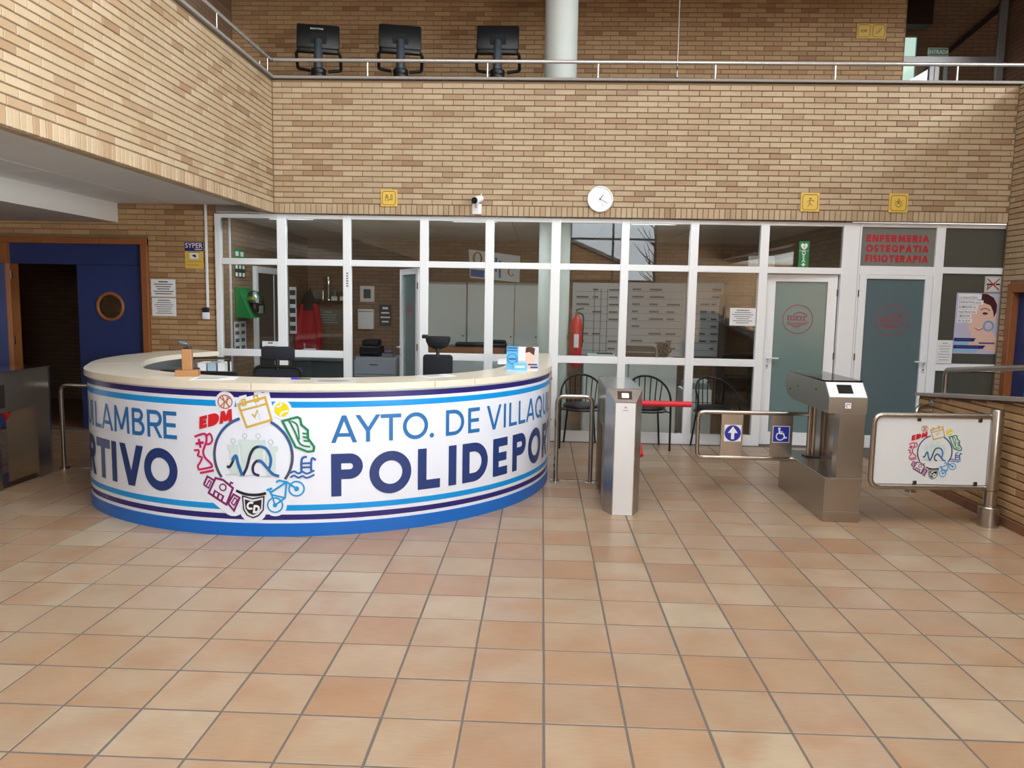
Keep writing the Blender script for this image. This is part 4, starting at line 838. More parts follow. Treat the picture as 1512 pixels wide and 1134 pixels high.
# ================================================================== TURNSTILES, BARRIERS, GATES
def tripod(label, x, y, arm_side, arm_label, group=None):
    """cabinet 0.29 wide (local x) and 1.15 deep (local y from the front), arms on the arm_side flank"""
    t = thing('tripod_turnstile', label, 'turnstile', (x, y, 0)); W = 0.145; D = 1.14; ch = 0.062
    xy = lambda a, b, z: (a, b, z)
    front = [(-W + ch, 0), (W - ch, 0), (W, 0.14), (W, 0.36), (-W, 0.36), (-W, 0.14)]
    MB().prism(front, xy, 0.0, 0.66).build('front_pillar', STEEL, t)
    rear = [(-W, D - 0.30), (W, D - 0.30), (W, D - 0.12), (W - ch, D), (-W + ch, D), (-W, D - 0.12)]
    MB().prism(rear, xy, 0.0, 0.66).build('rear_pillar', STEEL, t)
    MB().cbox(-W + 0.01, W - 0.01, 0.36, D - 0.3, 0.0, 0.045, 0.004).build('floor_plate', STEEL_D, t)
    # head: chamfered in plan, its front sloping back to the display
    lo = [(-W + ch, 0), (W - ch, 0), (W, 0.14), (W, D - 0.12), (W - ch, D), (-W + ch, D), (-W, D - 0.12), (-W, 0.14)]
    hi = [(-W + 0.01, 0.10), (W - 0.01, 0.10), (W, 0.14), (W, D - 0.12), (W - ch, D), (-W + ch, D), (-W, D - 0.12), (-W, 0.14)]
    mid = [(a, b, 0.915) for a, b in lo]; V = [(a, b, 0.66) for a, b in lo] + mid + [(a, b, 1.0) for a, b in hi]
    Fs = [tuple(range(7, -1, -1)), tuple(range(16, 24))] + [(i, (i + 1) % 8, 8 + (i + 1) % 8, 8 + i) for i in range(8)] + [(8 + i, 8 + (i + 1) % 8, 16 + (i + 1) % 8, 16 + i) for i in range(8)]
    MB().add(V, Fs).build('head', STEEL, t)
    MB().box(-W + 0.005, W - 0.005, 0.11, D - 0.07, 1.001, 1.009).build('top_cover', STEEL_P, t)
    MB().box(-W + ch + 0.006, W - ch - 0.006, -0.003, -0.0005, 0.004, 0.905).build('front_plate', mat('pale_brushed_steel', (222, 225, 228), 0.4, 0.15), t)
    def slope(u, v, off): return (u, 0.10 * v - off * 0.65, 0.915 + 0.085 * v + off * 0.0 + off * 0.76)
    d = Print().poly([(-0.062, 0.22), (0.052, 0.22), (0.055, 0.88), (-0.06, 0.88)]).build('display', mat('display_bezel', (70, 52, 44), 0.2), lambda u, v: slope(u, v, 0.001), t)
    Print().poly([(-0.028, 0.34), (0.026, 0.34), (0.027, 0.70), (-0.027, 0.70)]).build('display_light', mat('display_white', (245, 240, 245), 0.3, emit=0.7), lambda u, v: slope(u, v, 0.002), d)
    Print().line([(-0.012, 0.865), (0, 0.878), (0.012, 0.865)], 0.006).bar(-0.022, 0.846, 0.022, 0.851).build('maker_mark', INK, lambda u, v: (u, -0.0045, v), t)
    for y0 in (0.30,): 
        for s in (-1, 1): MB().cbox(s * W - 0.004, s * W + 0.004, y0 - 0.01, y0 + 0.13, 0.70, 0.90, 0.003).build('side_cover', STEEL_D, t)
    s = arm_side; hub = (s * (W - 0.075), 0.60, 0.80)
    h = MB().lathe([(0.075, 0), (0.08, 0.02), (0.06, 0.06), (0.03, 0.08)], (0, 0, 0), 20); h.xf(lambda a, b, c: (s * (W - 0.09 + c * 0.9), 0.60 + a, 0.80 + b)); hb = h.build('hub', STEEL_D, t, smooth=True)
    first = Vector((s, 0, 0.0))
    cone = [first] + [Matrix.Rotation(k * 2 * PI / 3, 3, Vector((s * 0.643, 0, -0.766))) @ first for k in (1, 2)]
    for dv in cone:
        a = Vector(hub) + Vector((s * 0.03, 0, 0.03)); MB().tube([a, a + dv * 0.12, a + dv * 0.53], [0.022, 0.025, 0.025], 12).build('arm', RED, t, smooth=True)
    return t
tripod('steel tripod turnstile with red arm beside the counter', 0.63, 3.10, 1, '')
tripod('steel tripod turnstile in the shade before the blue door', -4.77, 3.0, -1, '')

t = thing('swing_gate_cabinet', 'tall steel swing gate cabinet with black screen and arrow gate', 'turnstile', (2.205, 3.09, 0))
MB().cbox(0, 0.285, 0, 1.15, 0.0, 0.355, 0.004).build('base', STEEL, t)
MB().cbox(0.004, 0.281, -0.002, 0.02, 0.002, 0.085, 0.003).build('kick_plate', STEEL, t)
MB().cbox(0.085, 0.285, 0, 0.11, 0.355, 0.868, 0.004).build('front_pillar', STEEL, t)
MB().box(0.235, 0.28, 0.11, 1.1, 0.355, 0.868).build('spine', STEEL_P, t)
hd = [(0, 0.865), (0.0, 0.99), (0.11, 1.10), (1.02, 1.10), (1.09, 1.05), (1.10, 0.98), (1.02, 0.90), (0.84, 0.865)]
MB().prism(hd, lambda a, b, x: (x, a, b), -0.005, 0.29).build('head', STEEL, t)
MB().box(-0.006, 0.291, 0.12, 1.03, 1.102, 1.112).build('glass_cover', COVER, t)
for yy, zz in ((0.3, 1.02), (0.75, 1.0), (0.95, 0.95)): MB().cyl((-0.009, yy, zz), (-0.003, yy, zz), 0.008, 10).build('bolt', BLACK, t)
sl = lambda u, v, o: (u, 0.11 * v - o * 0.7, 0.99 + 0.11 * v + o * 0.7)
Print().poly([(0.0, 0.02), (0.285, 0.02), (0.285, 0.98), (0.0, 0.98)]).build('display_plate', mat('pale_brushed_steel', (226, 228, 230)), lambda u, v: sl(u, v, 0.001), t)
Print().poly([(0.075, 0.25), (0.19, 0.25), (0.19, 0.82), (0.075, 0.82)]).build('screen', mat('black_screen', (14, 14, 16), 0.08), lambda u, v: sl(u, v, 0.002), t)
Print().bar(0.12, 0.905, 0.165, 0.95).build('round_sticker', PAPER, lambda u, v: (u, -0.0015, v), t); Print().arc(0.142, 0.928, 0.016, 0.016, 0, 250, 0.005, 14).build('sticker_mark', INKD, lambda u, v: (u, -0.0025, v), t)
for xx in (0.155, 0.195): MB().cyl((xx, 0.86, 0.355), (xx, 0.86, 0.87), 0.019, 14).build('pivot_post', STEEL_P, t, smooth=True)
MB().cbox(0.12, 0.235, 0.80, 0.92, 0.356, 0.372, 0.004).build('pivot_plate', STEEL_D, t)
gate = MB().tube(bend([(0.155, 0.86, 0.735), (-0.83, 0.86, 0.735), (-0.83, 0.86, 0.325), (0.155, 0.86, 0.325)], 0.06, 6), 0.019, 12).build('swing_arm', STEEL_P, t, smooth=True)
for k, x0 in enumerate((-0.625, -0.185)):
    pl = MB().cbox(x0, x0 + 0.195, 0.855, 0.865, 0.335, 0.725, 0.003).build('sign_plate', STEEL, t); cx, cz = x0 + 0.105 - 0.012 * k, 0.548
    f = lambda l: (lambda u, v, cx=cx, cz=cz: (cx + u, 0.8535 - 0.0007 * l, cz + v))
    SB = mat('sign_blue', (30, 44, 160), 0.4)
    Print().bar(-0.075, -0.075, 0.075, 0.075, 1).build('sign_white', PAPER, f(0), pl)
    if k == 0:
        Print().disc(0, 0, 0.072, 28).build('blue_disc', SB, f(1), pl); Print().fill([(0, 0.062), (-0.044, 0.002), (-0.014, 0.002), (-0.014, -0.055), (0.014, -0.055), (0.014, 0.002), (0.044, 0.002)]).build('arrow', PAPER, f(2), pl)
    else:
        Print().bar(-0.07, -0.07, 0.07, 0.07, 1).build('blue_square', SB, f(1), pl)
        Print().disc(-0.018, 0.05, 0.011, 14).line([(-0.018, 0.04), (-0.016, 0.008), (0.02, 0.006), (0.034, -0.032), (0.052, -0.028)], 0.012).line([(-0.016, 0.022), (0.014, 0.022)], 0.008).arc(-0.008, -0.018, 0.039, 0.039, 120, 345, 0.010, 22).build('wheelchair_symbol', PAPER, f(2), pl)

g2 = thing('logo_gate', 'low steel swing gate with round sports emblem beside the parapet', 'gate', (3.49, 3.10, 0), math.radians(1.5))
MB().lathe([(0.076, 0.0), (0.076, 0.155), (0.072, 0.16)], n=28).build('post_base', STEEL, g2, smooth=True)
MB().lathe([(0.047, 0.16), (0.047, 0.285)], n=24).build('post_lower', STEEL, g2, smooth=True); MB().lathe([(0.050, 0.290), (0.050, 0.915), (0.046, 0.922)], n=24).build('post', STEEL, g2, smooth=True)
MB().tube(bend([(-0.03, 0, 0.868), (-0.945, -0.01, 0.868), (-0.945, -0.01, 0.302), (-0.03, 0, 0.302)], 0.075, 8), 0.021, 14).build('gate_frame', STEEL, g2, smooth=True)
pn = MB().cbox(-0.925, -0.05, -0.008, 0.004, 0.325, 0.846, 0.002).build('logo_panel', mat('panel_white', (222, 226, 228), 0.35), g2)
for x in (-0.60, -0.13):
    for z in (0.838, 0.335): MB().cbox(x - 0.016, x + 0.016, -0.014, 0.008, z - 0.018, z + 0.018, 0.006).build('clip', STEEL_D, g2, smooth=True)
emblem(lambda l: (lambda u, v: (-0.462 + u, -0.0088 - 0.0006 * l, 0.582 + v)), pn, 0.00053, halo=False)

def hoop(label, x0, x1, y, z, r=0.021, legs=(1, 1), group=None):
    t = thing('barrier_hoop', label, 'barrier', ((x0 + x1) / 2, y, 0), 0, group); h = (x1 - x0) / 2
    MB().tube(bend([(-h, 0, 0.01), (-h, 0, z), (h, 0, z), (h, 0, 0.01)], 0.07, 6), r, 12).build('tube', STEEL, t, smooth=True)
    for s in (-1, 1): MB().lathe([(0.052, 0.0), (0.052, 0.006), (0.04, 0.010), (0.022, 0.012)], (s * h, 0, 0), 20).build('floor_flange', STEEL_P, t, smooth=True)
hoop('short steel barrier hoop between counter and red arm turnstile', 0.117, 0.442, 4.20, 0.815)
hoop('steel barrier hoop between shaded turnstile and counter', -4.62, -4.27, 4.20, 0.812, 0.019)
t = thing('wall_barrier', 'bent steel tube from the parapet flange down to the floor', 'barrier', (3.40, 4.19, 0))
MB().tube(bend([(0.215, 0.165, 0.785), (0.0, 0.0, 0.785), (0, 0, 0.01)], 0.07, 6), 0.022, 12).build('tube', STEEL, t, smooth=True)
MB().lathe([(0.052, 0.0), (0.052, 0.006), (0.024, 0.012)], n=20).build('floor_flange', STEEL_P, t, smooth=True)
MB().lathe([(0.05, 0.0), (0.05, 0.006), (0.024, 0.012)], n=20).xf(lambda x, y, z: (0.22 - z, 0.165 + x, 0.785 + y)).build('wall_flange', STEEL_P, t, smooth=True)
for nm, x0, x1 in (('beside the red arm turnstile', 0.07, 0.49), ('beside the shaded turnstile', -4.64, -4.12)):
    t = thing('floor_strip', 'thin pale metal floor strip ' + nm, 'floor strip', ((x0 + x1) / 2, 4.28, 0)); MB().box(-(x1 - x0) / 2, (x1 - x0) / 2, -0.012, 0.012, 0.0, 0.004).build('strip', STEEL_P, t)
t = thing('ramp_handrail', 'tubular steel handrail along the ramp parapet', 'handrail', (3.70, 4.31, ptop(4.31) + 0.03)); zb = ptop(4.31) + 0.03
hz = lambda y: 1.127 + (4.31 - y) * 0.105 - zb
MB().tube(bend([(0, 0, 0), (0, 0, hz(4.31)), (0, -6.4, hz(-2.09))], 0.05, 5), 0.022, 12).build('rail', STEEL, t, smooth=True)
for yy in (1.2, 2.4, 3.6, 4.8): MB().cyl((0, -yy, ptop(4.31 - yy) + 0.03 - zb), (0, -yy, hz(4.31 - yy)), 0.016, 10).build('rail_post', STEEL, t, smooth=True)

# ------------------------------------------------------------------ gallery railings
t = thing('gallery_railing', 'steel tube railing along the gallery front over the clock', 'railing', (0, 6.34, 4.243))
MB().tube([(-3.255, -0.01, 0.20), (6.7, -0.01, 0.20)], 0.021, 12).build('rail', RAILM, t, smooth=True)
for x in (-2.147, -0.741, 0.54, 1.884, 3.243, 4.61): MB().cyl((x, 0, 0), (x, 0, 0.19), 0.012, 10).build('rail_post', RAILM, t, smooth=True)
t = thing('gallery_railing', 'steel tube railing on the side gallery running to the viewer', 'railing', (-3.285, 6.33, 4.243))
MB().tube([(0, 0, 0.20), (0, -13.5, 0.20)], 0.021, 12).build('rail', RAILM, t, smooth=True); MB().lathe([(0.004, -0.024), (0.02, -0.014), (0.024, 0), (0.02, 0.014), (0.004, 0.024)], (0, 0, 0.2), 14).build('corner_joint', STEEL_P, t, smooth=True)
for y in (-0.12, -1.52, -2.9, -4.3, -5.7): MB().cyl((0, y, 0), (0, y, 0.19), 0.012, 10).build('rail_post', STEEL, t, smooth=True)
MB().cyl((-0.02, -0.32, 0), (-0.02, -0.32, 0.09), 0.012, 10).build('stub_post', STEEL, t, smooth=True)

# ------------------------------------------------------------------ exercise bikes upstairs
def bike(label, x, y, rz, logo):
    t = thing('exercise_bike', label, 'exercise bike', (x, y, 3.2), rz, None)
    MB().cbox(-0.28, 0.28, -0.10, 0.0, 0, 0.07, 0.02).build('front_foot', BLACK, t, smooth=True); MB().cbox(-0.05, 0.05, 0, 0.95, 0.03, 0.12, 0.02).build('frame_beam', BLACK, t, smooth=True)
    MB().cbox(-0.28, 0.28, 0.9, 1.0, 0, 0.07, 0.02).build('rear_foot', BLACK, t, smooth=True)
    MB().lathe([(0.26, -0.06), (0.28, 0), (0.26, 0.06)], n=24).xf(lambda a, b, c: (c, 0.35 + a, 0.40 + b)).build('flywheel_case', BLACK, t, smooth=True)
    MB().tube([(0, 0.8, 0.1), (0, 0.75, 0.75)], 0.035, 10).cbox(-0.12, 0.12, 0.62, 0.9, 0.75, 0.82, 0.03).build('saddle', BLACK, t, smooth=True)
    MB().tube([(0, 0.05, 0.08), (0, 0.02, 0.9), (0, 0.0, 1.27)], 0.098, 16).build('lower_post', RUBBER, t, smooth=True)
    for z in (1.30, 1.36): MB().lathe([(0.09, z - 0.03), (0.10, z), (0.09, z + 0.03)], n=18).build('post_collar', BLACK, t, smooth=True)
    MB().tube([(0, 0, 1.25), (0, 0.0, 1.60), (0.0, 0.05, 1.76)], [0.060, 0.058, 0.046], 16).build('neck', mat('neck_grey', (62, 72, 80), 0.35), t, smooth=True)
    def tilt(px, py, pz): a = 0.32; return (px, 0.06 + py * math.cos(a) + pz * math.sin(a) * 0.55, 1.655 + pz * math.cos(a) - py * math.sin(a))
    c = MB().cbox(-0.275, 0.265, -0.025, 0.03, 0, 0.33, 0.022).xf(tilt).build('console', BLACK, t, smooth=True)
    MB().cbox(-0.10, 0.10, -0.032, -0.02, 0.06, 0.20, 0.004).xf(tilt).build('console_boss', RUBBER, c)
    if logo:
        g = font_text('BODYTONE', 0.03, 0.006); g.build('maker_name', PAPER, lambda u, v: tilt(u - 0.02, -0.0262, 0.26 + v), c)
    MB().tube([tilt(-0.26, 0.05, 0.02), tilt(-0.26, 0.06, 0.26)], 0.012, 8).build('side_bar', BLACK, c, smooth=True)
    MB().cbox(-0.25, 0.25, -0.03, 0.06, 1.585, 1.65, 0.022).build('handle_bridge', BLACK, t, smooth=True)
    for s in (-1, 1):
        MB().tube(bend([(s * 0.23, 0.0, 1.63), (s * 0.275, 0.04, 1.58), (s * 0.275, 0.20, 1.44), (s * 0.12, 0.16, 1.41)], 0.03), 0.021, 10).build('handlebar', RUBBER, t, smooth=True)
    return t
bike('black exercise bike with white maker name on its console', -2.975, 7.20, 0.20, True)
bike('middle black exercise bike with turned console', -1.915, 7.20, 0.20, False)
bike('black exercise bike standing next to the round column', -0.68, 7.20, 0.0, False)

# ------------------------------------------------------------------ signs on the brickwork
def plate(label, x, z, y, w, icons, group=None):
    t = thing('pictogram_plate', label, 'sign', (x, y, z)); n = len(icons)
    MB().cbox(-w / 2, w / 2, -0.014, 0.004, 0, w / n, 0.004).build('plate', YELLOW, t); s = w / n
    for k, ic in enumerate(icons):
        cx = -w / 2 + s * (k + 0.5); p = Print(); r = s * 0.40; q = s * 0.09
        o = [(cx - r + q, s / 2 - r), (cx + r - q, s / 2 - r), (cx + r, s / 2 - r + q), (cx + r, s / 2 + r - q), (cx + r - q, s / 2 + r), (cx - r + q, s / 2 + r), (cx - r, s / 2 + r - q), (cx - r, s / 2 - r + q)]
        Print().line(o, 0.006, True).build('pictogram_border', YBLACK, lambda u, v: (u, -0.0148, v), t)
        for st in ic: Print().line([(cx + a * s, s / 2 + b * s) for a, b in st], 0.006).build('pictogram_line', YBLACK, lambda u, v: (u, -0.0148, v), t)
desk = [[(-0.2, -0.2), (-0.2, 0.02), (-0.05, 0.02), (-0.05, -0.2)], [(-0.24, 0.08), (-0.02, 0.08)], [(-0.16, 0.08), (-0.16, 0.2), (-0.1, 0.2), (-0.1, 0.08)], [(0.0, -0.12), (0.12, -0.06)], [(0.12, 0.2), (0.2, 0.2), (0.2, -0.1), (0.12, -0.1), (0.12, 0.2)]]
runner = [[(-0.12, -0.25), (-0.02, -0.05), (-0.02, 0.12)], [(-0.02, -0.05), (0.1, -0.18)], [(-0.16, 0.02), (-0.02, 0.1), (0.22, 0.08)], [(-0.06, 0.18), (0.02, 0.24), (0.06, 0.16), (-0.06, 0.18)]]
flower = [[(-0.2, -0.05), (-0.08, 0.1), (0, -0.02), (0.08, 0.1), (0.2, -0.05)], [(-0.2, -0.1), (0, -0.22), (0.2, -0.1)], [(0, 0.05), (-0.04, 0.14), (0, 0.22), (0.04, 0.14), (0, 0.05)], [(-0.22, 0.1), (-0.2, 0.16)], [(0.22, 0.1), (0.2, 0.16)], [(-0.12, -0.1), (0, 0.02), (0.12, -0.1)]]
arrow = [[(0.2, 0), (-0.2, 0)], [(-0.06, 0.12), (-0.2, 0), (-0.06, -0.12)], [(-0.02, -0.06), (0.2, -0.06)], [(-0.02, 0.06), (0.2, 0.06)]]
lounge = [[(-0.22, -0.2), (0.0, -0.12), (0.18, 0.18)], [(-0.2, -0.1), (-0.02, -0.02), (0.06, 0.14)], [(0.1, 0.2), (0.16, 0.22)]]
plate('yellow pictogram plate of a reception desk near the gallery corner', -1.874, 2.765, YB, 0.195, [desk])
plate('yellow pictogram plate of a running figure above the ajar door', 3.015, 2.772, YB, 0.215, [runner])
plate('yellow pictogram plate of a flower above the clinic door', 4.017, 2.776, YB, 0.215, [flower])
plate('double yellow plate with arrow and lounger on the gallery back wall', 4.388, 5.358, GY, 0.40, [arrow, lounge])

t = thing('wall_clock', 'round white wall clock on the brick gallery front', 'clock', (0.602, YB, 2.882))
def facey(a, b, c): return (a, -c, b)
MB().lathe([(0.148, -0.003), (0.150, 0.02), (0.146, 0.034), (0.136, 0.036), (0.132, 0.026)], n=40).xf(facey).build('rim', PVC, t, smooth=True); MB().lathe([(0.132, 0.0), (0.132, 0.024)], n=40).xf(facey).build('dial', mat('clock_dial', (204, 211, 216), 0.3), t, smooth=True)
p = Print()
for k in range(12):
    a = math.radians(30 * k); p.line([(0.112 * math.sin(a), 0.112 * math.cos(a)), (0.123 * math.sin(a), 0.123 * math.cos(a))], 0.004)
p.build('hour_mark', INK, lambda u, v: (u, -0.0245, v), t)
for nm, l, deg, w in (('hour_hand', 0.06, 35, 0.008), ('minute_hand', 0.095, 118, 0.006), ('second_hand', 0.10, 155, 0.003)):
    a = math.radians(deg); Print().line([(-0.015 * math.sin(a), -0.015 * math.cos(a)), (l * math.sin(a), l * math.cos(a))], w).build(nm, INKD, lambda u, v: (u, -0.0262, v), t)
t = thing('security_camera', 'small white security camera with dark lens on the brick gallery front', 'camera', (-0.835, YB, 2.69))
MB().cbox(-0.055, 0.055, -0.022, 0.003, 0, 0.12, 0.008).build('wall_plate', PVC, t, smooth=True); MB().tube([(0.0, -0.02, 0.08), (0.01, -0.06, 0.13)], 0.02, 10).build('bracket', PVC, t, smooth=True)
MB().tube([(0.045, 0.0, 0.185), (0.02, -0.07, 0.165), (-0.015, -0.17, 0.14)], [0.036, 0.042, 0.042], 18).build('body', PVC, t, smooth=True); MB().tube([(-0.0148, -0.168, 0.1402), (-0.018, -0.178, 0.138)], [0.040, 0.036], 18).build('lens', BLACK, t, smooth=True)
MB().tube([(0.045, -0.002, 0.2), (0.05, 0.002, 0.24)], 0.006, 6).build('cable', PVC, t, smooth=True)

t = thing('surveillance_notice', 'blue and yellow video surveillance notice on the shaded brick wall', 'sign', (-4.272, YW, 2.008))
MB().box(-0.113, 0.113, -0.003, 0.004, 0, 0.205).build('yellow_part', YELLOW, t); MB().box(-0.113, 0.113, -0.003, 0.004, 0.21, 0.312).build('blue_part', mat('notice_blue', (28, 36, 110), 0.4), t)
g = font_text('SYPER', 0.082, 0.008); g.build('lettering', PAPER, lambda u, v: (u * 0.98, -0.0042, 0.272 + v), t); Print().bar(0.01, 0.224, 0.10, 0.234, 1).build('small_lettering', PAPER, lambda u, v: (u, -0.0042, v), t)
Print().bar(-0.055, 0.115, 0.055, 0.185, 1).build('icon_field', PAPER, lambda u, v: (u, -0.0038, v), t); Print().fill([(-0.03, 0.155), (0.01, 0.172), (0.03, 0.145), (0.015, 0.13)]).bar(-0.09, 0.08, 0.09, 0.084, 1).bar(-0.09, 0.04, 0.06, 0.044, 1).bar(-0.07, 0.192, 0.07, 0.196, 1).build('camera_icon', INKD, lambda u, v: (u, -0.0046, v), t)
sheet('notice_sheet', 'upper white sheet with small drawings beside the blue door', 'notice', -4.815, -4.512, 1.66, 1.87, YW - 0.003, 6, ink=INKD)
sheet('notice_sheet', 'lower white text sheet beside the blue door', 'notice', -4.81, -4.51, 1.425, 1.645, YW - 0.003, 7)
t = thing('door_sensor', 'white card reader with conduit on the brick wall by the glazing', 'card reader', (-4.138, YW, 1.395))
MB().cbox(-0.042, 0.042, -0.035, 0.003, 0, 0.085, 0.008).build('body', PVC, t, smooth=True); MB().cbox(-0.038, 0.038, -0.035, 0.003, 0.087, 0.145, 0.008).build('reader', mat('reader_navy', (30, 34, 70), 0.3), t, smooth=True); MB().cbox(0.008, 0.036, -0.018, 0.003, 0.145, 1.375, 0.003).build('conduit', PVC, t)
t = thing('hanging_sensor', 'small black sensor on a thin rod at the gallery coping', 'sensor', (1.46, 6.42, 4.243))
MB().lathe([(0.02, 0.0), (0.034, 0.015), (0.03, 0.045), (0.01, 0.06)], n=14).build('sensor_body', BLACK, t, smooth=True); MB().cyl((0.0, 0, 0.05), (0.0, 0, 3.2), 0.007, 8).build('rod', STEEL_D, t, smooth=True)

# ================================================================== WAITING CHAIRS
def cafe_chair():
    t = thing('waiting_chair', 'x', 'chair', (0, 0, 0), 0, None)
    MB().lathe([(0.0, 0.455), (0.19, 0.455), (0.215, 0.468), (0.218, 0.485), (0.205, 0.502), (0.15, 0.512), (0.0, 0.515)], n=28).build('seat', mat('black_vinyl', (18, 18, 22), 0.28), t, smooth=True)
    MB().tube([(0.225 * math.cos(a), 0.225 * math.sin(a), 0.445) for a in [2 * PI * k / 24 for k in range(24)]], 0.010, 8, closed=True).build('seat_ring', BLACKM, t, smooth=True)
    hp = []
    for k in range(25):
        a = PI + PI * k / 24; c, s = math.cos(a), -math.sin(a)          # from one arm round the back to the other
        hp.append((0.245 * c, -0.17 + 0.40 * s, 0.60 + 0.225 * s ** 0.8 if s > 0 else 0.60))
    MB().tube(hp, 0.0125, 10).build('back_hoop', BLACKM, t, smooth=True)
    for s in (-1, 1):
        MB().tube([(s * 0.245, -0.17, 0.60), (s * 0.248, -0.185, 0.45), (s * 0.25, -0.20, 0.0)], 0.0125, 10).build('leg', BLACKM, t, smooth=True)
        MB().tube([(s * 0.15, 0.14, 0.45), (s * 0.19, 0.21, 0.0)], 0.011, 8).build('leg', BLACKM, t, smooth=True)
        MB().tube([(s * 0.2, -0.09, 0.445), (s * 0.248, -0.185, 0.445)], 0.008, 8).build('seat_bracket', BLACKM, t, smooth=True)
    for k in range(7):
        f = (k - 3) / 3; i = 12 + (k - 3) * 2.2; i0 = int(i); a = Vector(hp[i0]).lerp(Vector(hp[min(24, i0 + 1)]), i - i0)
        b0 = PI / 2 - f * 0.85; MB().tube([(0.215 * math.cos(b0), 0.215 * math.sin(b0), 0.45), tuple(Vector((0.215 * math.cos(b0), 0.215 * math.sin(b0), 0.45)).lerp(a, 0.5) + Vector((0, 0.012, 0))), tuple(a)], 0.0065, 6).build('spindle', BLACKM, t, smooth=True)
    return t
proto = cafe_chair()
for i, (x, y, rz, lb) in enumerate(((0.44, 6.06, 0.0, 'black hoop back metal chair by the fire extinguisher'), (1.205, 6.06, 0.0, 'black hoop back metal chair behind the red turnstile arm'), (1.985, 6.08, 0.12, 'black hoop back metal chair behind the arrow gate'))):
    o = proto if i == 0 else copy_tree(proto); o.location = (x, y, 0); o.rotation_euler = (0, 0, rz); tag(o, lb, 'chair', 'waiting chairs along the glazing')

# ================================================================== INSIDE THE OFFICE
def at(u, v, Y):
    d = RIGHT * ((u - 756) / F_PX) - UP * ((v - 567) / F_PX) + FWD; k = (Y - CAM.y) / d.y; return CAM + d * k
OB = 10.2; OX = -4.05
def rect(u0, v0, u1, v1, Y): a = at(u0, v0, Y); b = at(u1, v1, Y); return a.x, b.x, min(a.z, b.z), max(a.z, b.z)
t = thing('defibrillator_cabinet', 'green defibrillator cabinet with clear domed cover on the office wall', 'cabinet', (OX, 7.02, 1.40))
MB().cbox(0, 0.02, 0, 0.50, 0, 0.40, 0.004).build('back_plate', GREEN, t); MB().prism([(0.02, 0), (0.20, 0.0), (0.18, 0.06), (0.05, 0.36), (0.02, 0.36)], lambda a, b, y: (a, y, b), 0.02, 0.44).build('tray', GREEN, t)
MB().lathe([(0.13, 0.0), (0.14, 0.06), (0.12, 0.20), (0.07, 0.28), (0.01, 0.30)], (0.16, 0.27, 0.06), 20).build('dome', COVER, t, smooth=True); MB().cbox(0.08, 0.24, 0.18, 0.36, 0.07, 0.20, 0.02).build('device', BLACK, t, smooth=True); MB().cbox(0.22, 0.245, 0.22, 0.36, 0.06, 0.16, 0.003).build('label_card', PAPER, t)
MB().lathe([(0.03, 0), (0.07, 0.03), (0.05, 0.07)], (0.13, 0.22, 0.21), 10).build('pad_pack', mat('lime', (170, 190, 90), 0.5), t, smooth=True)
def side_sheet(name, label, cat, y0, y1, z0, z1, m_, ink, rows, cols):
    t = thing(name, label, cat, (OX, (y0 + y1) / 2, z0)); MB().box(0, 0.003, -(y1 - y0) / 2, (y1 - y0) / 2, 0, z1 - z0).build('sheet', m_, t); p = Print(); W = y1 - y0; H = z1 - z0
    for r in range(rows):
        for c in range(cols):
            u = -W / 2 + W * (c + 0.5) / cols; v = H * (r + 0.5) / rows; p.bar(u - W * 0.34 / cols, v - H * 0.28 / rows, u + W * 0.3 / cols, v + H * 0.2 / rows, 1)
    p.build('printed_marks', ink, lambda u, v: (0.004, u, v), t)
side_sheet('emergency_sign', 'green emergency sign high on the office side wall', 'sign', 7.04, 7.37, 2.18, 2.30, GREEN, PAPER, 1, 2)
side_sheet('emergency_sign', 'black and white DEA sign above the green cabinet', 'sign', 7.04, 7.39, 1.92, 2.12, mat('sign_dark', (40, 60, 52), 0.5), PAPER, 2, 3)
side_sheet('instruction_poster', 'pale instruction poster below the green cabinet', 'poster', 6.98, 7.38, 0.96, 1.35, PAPER, mat('ink_blue', (70, 84, 110), 0.6), 4, 2)
t = thing('wall_conduit', 'thin white conduit running down the office side wall', 'conduit', (OX, 6.87, 0)); MB().cbox(0, 0.022, -0.011, 0.011, 0, 2.68, 0.003).build('duct', PVC, t)
for z in (1.0, 1.75): MB().box(0, 0.026, -0.018, 0.018, z, z + 0.02).build('clip', PVC, t)
t = struct('door_6', 'narrow white framed door in the office side wall'); 
for y in (7.66, 8.62): MB().cbox(OX, OX + 0.05, y, y + 0.09, 0, 2.1, 0.004).build('jamb', PVC, t)
MB().cbox(OX, OX + 0.05, 7.75, 8.62, 2.01, 2.1, 0.004).build('head_trim', PVC, t); MB().box(OX, OX + 0.03, 7.75, 8.62, 0, 2.01).build('door_leaf', mat('dim_panel', (70, 66, 62), 0.4), t); MB().box(OX + 0.03, OX + 0.035, 8.4, 8.43, 0.1, 2.0).build('leaf_edge', PVC, t)
